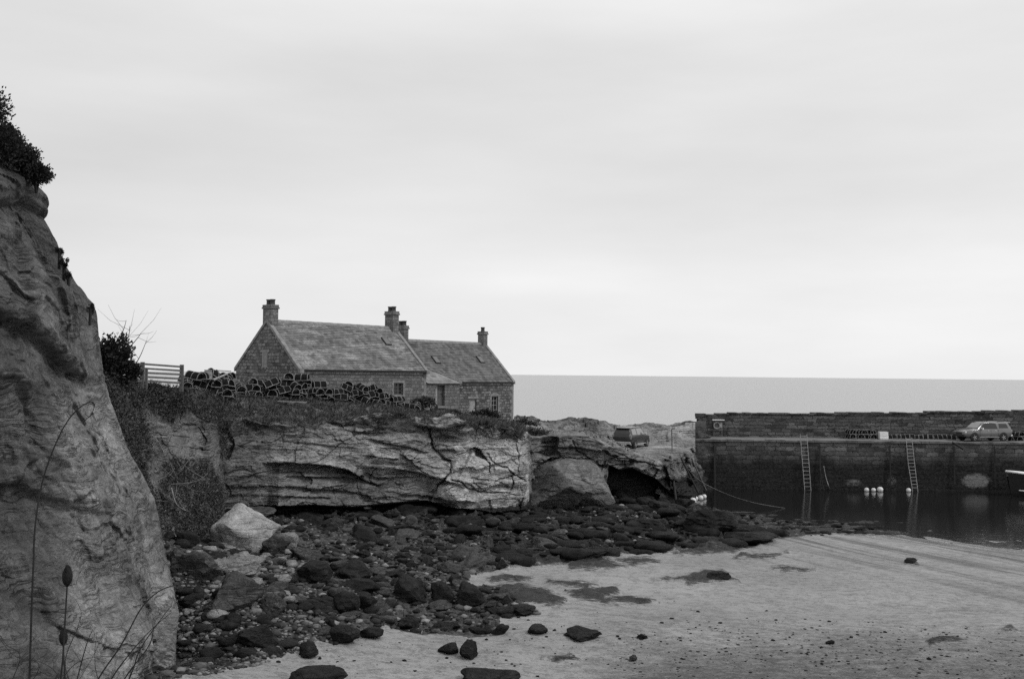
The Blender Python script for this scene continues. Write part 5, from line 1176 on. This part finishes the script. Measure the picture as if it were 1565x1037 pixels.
# countable field rocks: 250 largest as objects, the rest as one mass
PROT = []
for k in range(14):
    V = rock_verts(4, 200+k, 8 if k % 2 else 12, (1, .82, .50), .08, 30); me = mesh_np('beach_rock', V, ICO[4][1], M['boulder' if k % 3 else 'boulder_mid'], None, True); PROT.append(me)
rr = np.random.default_rng(5); cand = []
bz = lambda x, y: drop(x, y, ('beach',))
polyA = np.array(ROCKY+[ROCKY[0]], float)
while len(cand) < 240:
    Y = rr.uniform(36, 78); px = rr.uniform(255, 1080); x = (px-CX)/FPX*Y; z = bz(x, Y)
    if z is None: continue
    a, b = proj(np.array([[x, Y, z]])); a, b = float(a[0]), float(b[0])
    s = float(sdf(np.array([a]), np.array([b]), ROCKY)[0])
    if s < 2 or b < 788: continue
    cand.append((x, Y, z, a, b))
upper = ('dark rock among the crowded boulders close under the pale cliff', 'rocks under the pale cliff'); mid = ('dark weed blackened rock in the boulder field between shingle and sand', 'rocks of the boulder field'); low = ('dark rock lying in the fine shingle at the foot of the near cliff', 'rocks in the near shingle')
usedp = [False]*14
for i, (x, Y, z, a, b) in enumerate(cand):
    k = int(rr.integers(0, 14)); s = float(np.clip(rr.lognormal(-1.05, .42), .16, .85))*(1.0 if a > 450 else .75)
    o = PROT[k] if not usedp[k] else link(PROT[k].copy()); usedp[k] = True
    o.location = (x, Y, z+s*.18); o.rotation_euler = (rr.uniform(-.3, .3), rr.uniform(-.3, .3), rr.uniform(0, 6.28)); o.scale = (s*rr.uniform(.9, 1.5), s, s*rr.uniform(.7, 1.15))
    g = upper if b < 838 else (low if a < 480 and b > 880 else mid); tag(o, g[0], 'rock', g[1])
for k in range(14):
    if not usedp[k]: bpy.data.objects.remove(PROT[k])
# a few stones strewn on the sand
def stones(name, n, poly, smin, smax, mat, seed, sub=1, fall=None, label=None, flat=.55, ymin=26, ymax=82):
    r = np.random.default_rng(seed); protos = [rock_verts(sub, seed*50+k, 9, (1, .85, flat), .05, 18) for k in range(12)]; VV = []; FF = []; b = 0; cnt = 0; tries = 0; Fi = ICO[sub][1]
    while cnt < n and tries < n*60:
        m = 4000; Y = r.uniform(ymin**.5, ymax**.5, m)**2; px = r.uniform(240, 1560, m); x = (px-CX)/FPX*Y; z = beach_z(x, Y); pp = np.stack([x, Y, z], 1); a, c = proj(pp)
        s_ = sdf(a+fbm(pp, .4, 3, seed)*12, c, poly); ok = s_ > (0 if fall is None else fall*r.random(m)**2); tries += m
        for j in np.nonzero(ok)[0]:
            if cnt >= n: break
            zz = bz(float(x[j]), float(Y[j])); 
            if zz is None: continue
            s = smin*(smax/smin)**(r.random()**2.2); V = protos[int(r.integers(0, 12))]; t = r.uniform(0, 6.28); ca, sa = math.cos(t), math.sin(t)
            W = np.stack([V[:, 0]*ca-V[:, 1]*sa, V[:, 0]*sa+V[:, 1]*ca, V[:, 2]], 1)*s*np.array([1, 1, r.uniform(.7, 1.1)])+np.array([x[j], Y[j], zz+s*.15]); VV.append(W); FF.append(Fi+b); b += len(V); cnt += 1
    o = mesh_np(name, np.concatenate(VV), np.concatenate(FF), M[mat], None, False); o['kind'] = 'stuff'; return o
def m_cob():
    n = N('shingle'); g = n.n('ShaderNodeNewGeometry'); r = g.outputs['Random Per Island']
    c = n.ramp(n.math('POWER', r, 2.6), 0, 1, .012, .24); c = n.math('MULTIPLY', c, n.ramp(n.noise(6, 4), .3, .7, .7, 1.3)); return n.done(c, .8, n.bump(n.noise(25, 4), .02), .3)
M['cobble'] = m_cob()
M['weedrock'] = m_rock('weed_covered_rock', .004, .045, 4.0, .3, False, .2)
stones('shingle', 9000, ROCKY, .06, .26, 'cobble', 3, 1)
stones('shingle', 4500, [(240, 880), (420, 870), (520, 930), (470, 990), (400, 1015), (262, 1040)], .05, .15, 'cobble', 4, 1, None, None, .5, 28, 50)
stones('weedy_rocks', 1100, ROCKY, .16, .42, 'boulder', 8, 2)
stones('broken_rubble', 800, ROCKY, .12, .38, 'boulder_mid', 9, 2, None, None, .42)
stones('weedy_ledge_rocks', 1500, PLATF, .22, 1.0, 'weedrock', 12, 2, None, None, .38)
stones('weed_flats_rocks', 200, [(1085, 783), (1180, 790), (1330, 800), (1380, 812), (1180, 822), (1100, 820)], .10, .45, 'weedrock', 13, 2, None, None, .4, 40, 92)
stones('pale_rubble', 260, [(245, 850), (330, 840), (420, 830), (470, 870), (440, 930), (330, 960), (262, 940)], .10, .42, 'boulder_light', 15, 2, None, None, .5, 28, 62)
stones('strewn_pebbles', 420, [(250, 900), (700, 860), (860, 900), (1565, 960), (1600, 1045), (260, 1045)], .02, .10, 'boulder', 6, 1, 90)
stones('weed_clumps', 500, [(950, 950), (1200, 940), (1565, 960), (1600, 1045), (900, 1045)], .025, .08, 'boulder', 7, 1, 40, None, .3)
# ------------------------------------------------------------------ plants
def foliage(name, loc, rad, n, leaf, mat, seed, up=.3, parent=None, sprig=True, clump=.45):
    r = np.random.default_rng(seed); V = []; F = []; b = 0; C = r.normal(size=(max(5, n//60), 3)); C /= np.linalg.norm(C, axis=1)[:, None]; C *= r.uniform(.35, .92, len(C))[:, None]
    for i in range(n):
        c = C[int(r.integers(0, len(C)))]; p = (c+r.normal(size=3)*clump*.42)*np.array(rad)
        d = p/np.array(rad); d = d/(np.linalg.norm(d)+1e-6)+np.array([0, 0, up])+r.normal(size=3)*.5; d /= np.linalg.norm(d); s = np.cross(d, r.normal(size=3)); s /= np.linalg.norm(s)+1e-6
        l = leaf*r.uniform(.6, 1.4)
        V += [p-s*l*.22, p+d*l*.5-s*l*.30, p+d*l, p+d*l*.5+s*l*.30]; F.append((b, b+1, b+2, b+3)); b += 4
    o = mesh_np(name, np.array(V), np.array(F), M[mat], parent); o.location = tuple(loc); return o
def bush(name, px, py, Y, rad, n, leaf, label, cat, mat='leaf_dark', seed=1, up=.3, grp=None, base=None, clump=.45):
    c = PT(px, py, Y); root = empty(name, (c[0], c[1], c[2]-rad[2]*.9), 0, label, cat, grp); foliage('foliage', (0, 0, rad[2]*.9), rad, n, leaf, mat, seed, up, root, clump=clump)
    mb = MB(); r = random.Random(seed)
    for k in range(7):
        a = r.uniform(0, 6.28); h = r.uniform(.8, 1.6)*rad[2]; q = Vector((math.cos(a)*rad[0]*.6, math.sin(a)*rad[1]*.6, h)); mb.tube([(0, 0, -.4), q*.4+Vector((0, 0, .1)), q], [.05, .035, .012], 5)
    mb.build('stems', M['stem'], root); return root
for i, (px, py, Y, rd, n, lb) in enumerate([(-18, 182, 35, (.7, .8, 1.15), 2600, 'tallest dark spiky shrub on the cliff crest at the left edge'), (8, 212, 35.6, (.5, .6, .6), 2200, 'dark shrub just right of the tallest one on the cliff crest'), (-2, 232, 35, (.9, .9, .8), 2600, 'low dark shrub below the tallest one on the cliff crest'),
                                            (30, 243, 36, (.62, .6, .48), 2400, 'dense dark shrub in the middle of the cliff crest thicket'), (56, 266, 36.2, (.52, .5, .34), 2000, 'dark shrub hanging out at the right end of the cliff crest thicket')]):
    bush('gorse_bush', px, py, Y, rd, n*2, .10, lb, 'shrub', 'leaf_dark', 20+i, .5, 'shrubs on the cliff crest', clump=.42)
bush('evergreen_shrub', 172, 545, 46.5, (.82, .8, .95), 3600, .15, 'dark evergreen shrub growing beside the near cliff, left of the fence', 'shrub', 'leaf_dark', 31, .5)
bush('evergreen_shrub', 196, 566, 47, (.55, .6, .45), 1500, .14, 'smaller dark evergreen shrub half covering the fence end', 'shrub', 'leaf_dark', 32, .5)
for i, (px, py, Y, rd, lb, mt) in enumerate([(738, 634, 81.5, (1.25, .6, .45), 'dark low bush under the lower cottage door', 'leaf_dark'), (801, 652, 80, (1.0, 1.0, .6), 'spreading dark bush at the seaward end of the lower cottage', 'leaf_dark'), (818, 664, 74, (1.0, 1.2, .5), 'small dark bush right of the spreading one', 'leaf_scrub'),
                                        (690, 634, 80.0, (.9, .6, .3), 'scrubby low bush before the porch step', 'leaf_scrub'), (646, 615, 78.2, (.9, .5, .35), 'tangled scrub growing over the end of the pot row', 'leaf_scrub')]):
    bush('low_bush', px, py, Y, rd, 2000, .16, lb, 'bush', mt, 40+i)
# small plants clinging to the near cliff's edge
for i, (px, py, Y) in enumerate([(91, 386, 35.0), (98, 404, 35.0), (105, 420, 35.0), (138, 472, 35.2)]):
    bush('cliff_plant', px, py, Y, (.10, .2, .20), 260, .07, 'small dark tuft clinging to the outer edge of the near cliff', 'plant', 'leaf_dark', 60+i, grp='tufts on the near cliff edge')
def twigs(name, paths, r0, label, cat, mat='stem', side=0, seed=1):
    rnd = random.Random(seed); mb = MB(); o0 = np.array(PT(*paths[0][0]))
    for path in paths:
        W = [np.array(PT(*p))-o0 for p in path]; S = []
        for i in range(len(W)-1):
            p0, p1, p2, p3 = W[max(i-1, 0)], W[i], W[i+1], W[min(i+2, len(W)-1)]
            for t in np.linspace(0, 1, 8)[:-1]: S.append(.5*((2*p1)+(-p0+p2)*t+(2*p0-5*p1+4*p2-p3)*t*t+(-p0+3*p1-3*p2+p3)*t**3))
        S.append(W[-1]); n = len(S); mb.tube(S, [r0*(1-.7*k/(n-1)) for k in range(n)], 5)
        for k in range(side):
            i = rnd.randrange(1, n-1); L = r0*rnd.uniform(3, 7) if side > 20 else r0*rnd.uniform(20, 60); d = np.array([rnd.uniform(-1, 1), rnd.uniform(-.5, .5), rnd.uniform(-.3, 1)]); d /= np.linalg.norm(d); mb.tube([S[i], S[i]+d*L*.6, S[i]+d*L+np.array([0, 0, L*.15])], [r0*.3, r0*.22, r0*.1], 4)
    o = mb.build(name, M[mat]); o.location = tuple(o0); return tag(o, label, cat)
twigs('bare_sapling', [[(168, 575, 46.5), (180, 530, 46.5), (190, 500, 46.5), (193, 489, 46.5)], [(180, 545, 46.5), (200, 528, 46.6), (212, 514, 46.7), (215, 509, 46.7)], [(184, 528, 46.5), (196, 515, 46.6), (198, 498, 46.6)], [(205, 560, 47), (215, 542, 47), (224, 520, 47)], [(180, 540, 46.4), (176, 525, 46.4), (188, 505, 46.4)]],
      .028, 'leafless sapling with thin twigs rising above the evergreen shrub', 'sapling', 'stem', 4, 3)
# foreground dry stems, rooted on the bank
D = 3.6
twigs('dry_stalk', [[(40, 1120, D), (45, 1037, D), (48, 940, D), (51, 865, D), (54, 800, D), (64, 740, D), (80, 690, D), (100, 648, D), (120, 624, D), (138, 614, D), (144, 618, D), (140, 632, D), (129, 643, D)]], .0042, 'tall dry stalk bending over at its tip in front of the near cliff', 'stalk', 'stem', 60, 4)
def teasel(px, py, h, w, base, label, Y):
    c = np.array(PT(px, py, Y)); b = np.array(PT(base[0], base[1], Y)); root = empty('teasel', b, 0, label, 'teasel'); k = Y/FPX; mb = MB(); n = 12; H = h*k; Wd = w*k/2
    mb.lathe([(max(.0005, Wd*math.sin(math.pi*(i/n))**.55*(1-.25*(i/n))), -H/2+H*i/n) for i in range(n+1)], 14, Matrix.Translation(Vector(c-b)))
    r = random.Random(px)
    for i in range(420):
        t = r.uniform(.04, .98); a = r.uniform(0, 6.28); rad = Wd*math.sin(math.pi*t)**.55*(1-.25*t); p = Vector((math.cos(a)*rad, math.sin(a)*rad, -H/2+H*t))+Vector(c-b); d = Vector((math.cos(a), math.sin(a), .8+t)).normalized()*H*.09; s = d.cross(Vector((0, 0, 1))).normalized()*H*.008; mb.add([p-s, p+s, p+d], [(0, 1, 2)])
    mb.build('seed_head', M['head'], root); mb = MB(); top = Vector(c-b)+Vector((0, 0, -H/2))
    mb.tube([(0, 0, 0), tuple(top*.5+Vector((.006, 0, 0))), tuple(top)], [.004, .0032, .0026], 6)
    for a in (.4, 2.2, 4.0, 5.4): mb.tube([tuple(top), tuple(top+Vector((math.cos(a)*Wd*1.6, math.sin(a)*Wd, H*.12))), tuple(top+Vector((math.cos(a)*Wd*2.0, math.sin(a)*Wd, H*.5)))], [.0012, .0009, .0004], 4)
    mb.build('stem', M['stem'], root)
teasel(103, 879, 33, 17, (84, 1120), 'larger teasel head on a straight stem, the upper of two before the near cliff', 3.5)
teasel(97, 972, 27, 14, (99, 1130), 'smaller teasel head low down beside the larger one', 3.7)
D = 3.4
twigs('bramble', [[(120, 1100, D), (150, 1037, D), (185, 985, D), (215, 930, D), (240, 905, D), (262, 895, D), (285, 892, D), (305, 897, D), (322, 915, D), (335, 938, D)], [(130, 1110, D), (170, 1037, D), (205, 990, D), (235, 958, D), (262, 935, D)],
                   [(100, 1110, D), (118, 1037, D), (132, 985, D), (142, 960, D)], [(150, 1110, D), (190, 1037, D), (225, 990, D), (234, 965, D), (232, 950, D)], [(160, 1120, D), (200, 1030, D), (215, 990, D), (250, 940, D), (262, 925, D)]], .0030, 'tangle of bare arching bramble stems at the bottom left', 'bramble', 'stem', 3, 5)
twigs('bramble', [[(-20, 1110, D), (30, 1010, D), (10, 985, D), (0, 970, D)], [(0, 1100, D), (60, 1020, D), (20, 1000, D), (-10, 960, D)], [(60, 1110, D), (90, 1040, D), (60, 1010, D), (20, 1012, D)], [(140, 1100, D), (100, 1020, D), (118, 960, D), (124, 935, D), (115, 915, D)], [(180, 1110, D), (150, 1037, D), (145, 1000, D), (148, 965, D)], [(60, 1110, D), (100, 1030, D), (135, 1005, D), (190, 1003, D)]], .0018, 'fine dead twigs below the teasels in the bottom left corner', 'bramble', 'stem', 6, 6)
# coarse grass and scrub on the headland (uncountable)
def scatter_grass():
    me = bpy.data.objects['headland'].data; G = HG; P3 = HL; r = np.random.default_rng(9); nr, nc = G.shape; V = []; F = []; b = 0
    T2 = HT; sel = np.argwhere((G > .55) & (T2 > 1.95) & (T2 < 5.5)); 
    # area weighting
    i, j = sel[:, 0].clip(1, nr-2), sel[:, 1].clip(1, nc-2); e1 = P3[i+1, j]-P3[i-1, j]; e2 = P3[i, j+1]-P3[i, j-1]; A = np.linalg.norm(np.cross(e1, e2), axis=1)/4; pr_ = A/A.sum()
    pick = r.choice(len(sel), 15000, p=pr_)
    for s in pick:
        a, c = i[s], j[s]; p = P3[a, c]+e1[s]*r.uniform(-.25, .25)+e2[s]*r.uniform(-.25, .25); steep = T2[a, c] > 3.05
        m = 4; 
        for k in range(m):
            d = np.array([r.normal()*.5, -abs(r.normal())*.3-(.5 if steep else 0), r.uniform(.5, 1)-(.9 if steep and k < 2 else 0)]); d /= np.linalg.norm(d); l = r.uniform(.12, .34); sd = np.cross(d, [0, 1, .3]); sd = sd/(np.linalg.norm(sd)+1e-6)*.016; q = p+r.normal(size=3)*.07
            tip = q+d*l+np.array([0, -.05, -.12*l]); V += [q-sd, q+sd, q+d*l*.6+sd*.8, tip]; F.append((b, b+1, b+2, b+3)); b += 4
    o = mesh_np('coarse_grass', np.array(V), np.array(F), M['grass']); o['kind'] = 'stuff'
    V = []; F = []; b = 0; sel2 = np.argwhere((G > .5) & (T2 > 2.3) & (T2 < 5.2) & (HC[None, :] < 350)); pk_ = r.choice(len(sel2), 2600)
    for s in pk_:
        a, c = sel2[s]; p0 = P3[min(a, nr-1), c]; R0 = r.uniform(.10, .32)
        for k in range(22):
            p = p0+r.normal(size=3)*R0*np.array([.8, .5, .6])+np.array([0, -.1, .05]); d = r.normal(size=3)+np.array([0, -.4, .7]); d /= np.linalg.norm(d); sd = np.cross(d, r.normal(size=3)); sd /= np.linalg.norm(sd)+1e-6; l = r.uniform(.05, .13); V += [p-sd*l*.25, p+d*l*.5-sd*l*.35, p+d*l, p+d*l*.5+sd*l*.35]; F.append((b, b+1, b+2, b+3)); b += 4
    o = mesh_np('scrub', np.array(V), np.array(F), M['leaf_scrub']); o['kind'] = 'stuff'
scatter_grass()
twigs('bare_shrub', [[(250, 690, 49.5), (262, 665, 49), (258, 650, 49)], [(255, 740, 47), (275, 720, 46.5), (290, 700, 46.5)], [(262, 740, 47), (300, 735, 46.5), (318, 722, 46.5)], [(250, 690, 49), (240, 672, 48.5), (222, 655, 48)], [(262, 745, 46.5), (270, 770, 46), (285, 780, 46)]], .025, 'bare twiggy shrub clinging to the dark slope between the cliffs', 'shrub', 'rope_pale', 5, 9)
# ------------------------------------------------------------------ sky, sun, camera
w = bpy.data.worlds.new('World'); SC.world = w; w.use_nodes = True; nt = w.node_tree; nt.nodes.clear()
def nn_(t, **k):
    x = nt.nodes.new(t)
    for a, b in k.items(): setattr(x, a, b)
    return x
SUN_EL, SUN_AZ = R_(48), R_(118)      # azimuth measured from +Y towards +X
out = nn_('ShaderNodeOutputWorld'); bg = nn_('ShaderNodeBackground'); bg.inputs[1].default_value = .1; nt.links.new(bg.outputs[0], out.inputs[0])
sk = nn_('ShaderNodeTexSky', sky_type='NISHITA'); sk.sun_disc = False; sk.sun_elevation = SUN_EL; sk.sun_rotation = SUN_AZ; sk.dust_density = 3
bw = nn_('ShaderNodeRGBToBW'); nt.links.new(sk.outputs[0], bw.inputs[0])
tc = nn_('ShaderNodeTexCoord'); mp = nn_('ShaderNodeMapping'); mp.inputs['Scale'].default_value = (1.1, 1.1, 5.0); mp.inputs['Rotation'].default_value = (0, R_(-4), 0); nt.links.new(tc.outputs['Generated'], mp.inputs[0])
no = nn_('ShaderNodeTexNoise'); no.inputs['Scale'].default_value = 1.5; no.inputs['Detail'].default_value = 6; no.inputs['Roughness'].default_value = .5; nt.links.new(mp.outputs[0], no.inputs['Vector'])
sp = nn_('ShaderNodeSeparateXYZ'); nt.links.new(tc.outputs['Generated'], sp.inputs[0])
cr = nn_('ShaderNodeValToRGB'); el = cr.color_ramp.elements
vals = [(0.0, 9), (.03, 8.9), (.085, 8.6), (.14, 7.8), (.20, 7.6), (.27, 8.0), (.36, 8.7), (.6, 9.4), (1.0, 9.6)]
el[0].position = 0; el[0].color = (.9,)*3+(1,); el[1].position = 1; el[1].color = (.96,)*3+(1,)
for p_, v in vals[1:-1]: e = el.new(p_); e.color = (v/10,)*3+(1,)
cr.color_ramp.interpolation = 'EASE'
nt.links.new(sp.outputs[2], cr.inputs[0])
def mth(op, a, b):
    x = nn_('ShaderNodeMath', operation=op)
    for i, q in enumerate((a, b)):
        if isinstance(q, (int, float)): x.inputs[i].default_value = q
        else: nt.links.new(q, x.inputs[i])
    return x.outputs[0]
cl = mth('MULTIPLY', cr.outputs[0], 10.0)
rgt = mth('ADD', 1.0, mth('MULTIPLY', sp.outputs[0], .10))
cl = mth('MULTIPLY', mth('MULTIPLY', cl, rgt), mth('ADD', .74, mth('MULTIPLY', no.outputs['Fac'], .52)))
mx = mth('ADD', mth('MULTIPLY', cl, .92), mth('MULTIPLY', mth('MINIMUM', bw.outputs[0], 9.0), .08))
cb = nn_('ShaderNodeCombineColor'); [nt.links.new(mx, cb.inputs[i]) for i in range(3)]; nt.links.new(cb.outputs[0], bg.inputs[0])
sl = bpy.data.lights.new('sun', 'SUN'); sl.energy = 1.4; sl.angle = R_(12); sl.color = (1, 1, 1); so = bpy.data.objects.new('sun', sl); COL.objects.link(so)
sd_ = Vector((math.sin(SUN_AZ)*math.cos(SUN_EL), math.cos(SUN_AZ)*math.cos(SUN_EL), math.sin(SUN_EL))); so.rotation_euler = sd_.to_track_quat('Z', 'Y').to_euler()
cam = bpy.data.cameras.new('camera'); cam.sensor_width = 36; cam.lens = 36*FPX/1565; cam.clip_start = .1; cam.clip_end = 90000; co = bpy.data.objects.new('camera', cam); COL.objects.link(co)
m = Matrix(((_R[0], _U[0], -_F[0], 0), (_R[1], _U[1], -_F[1], 0), (_R[2], _U[2], -_F[2], CAMZ), (0, 0, 0, 1))); co.matrix_world = m
SC.camera = co
SC.view_settings.view_transform = 'Standard'; SC.view_settings.look = 'None'; SC.view_settings.exposure = 0; SC.view_settings.gamma = 1
SC.cycles.use_denoising = False; SC.cycles.max_bounces = 5
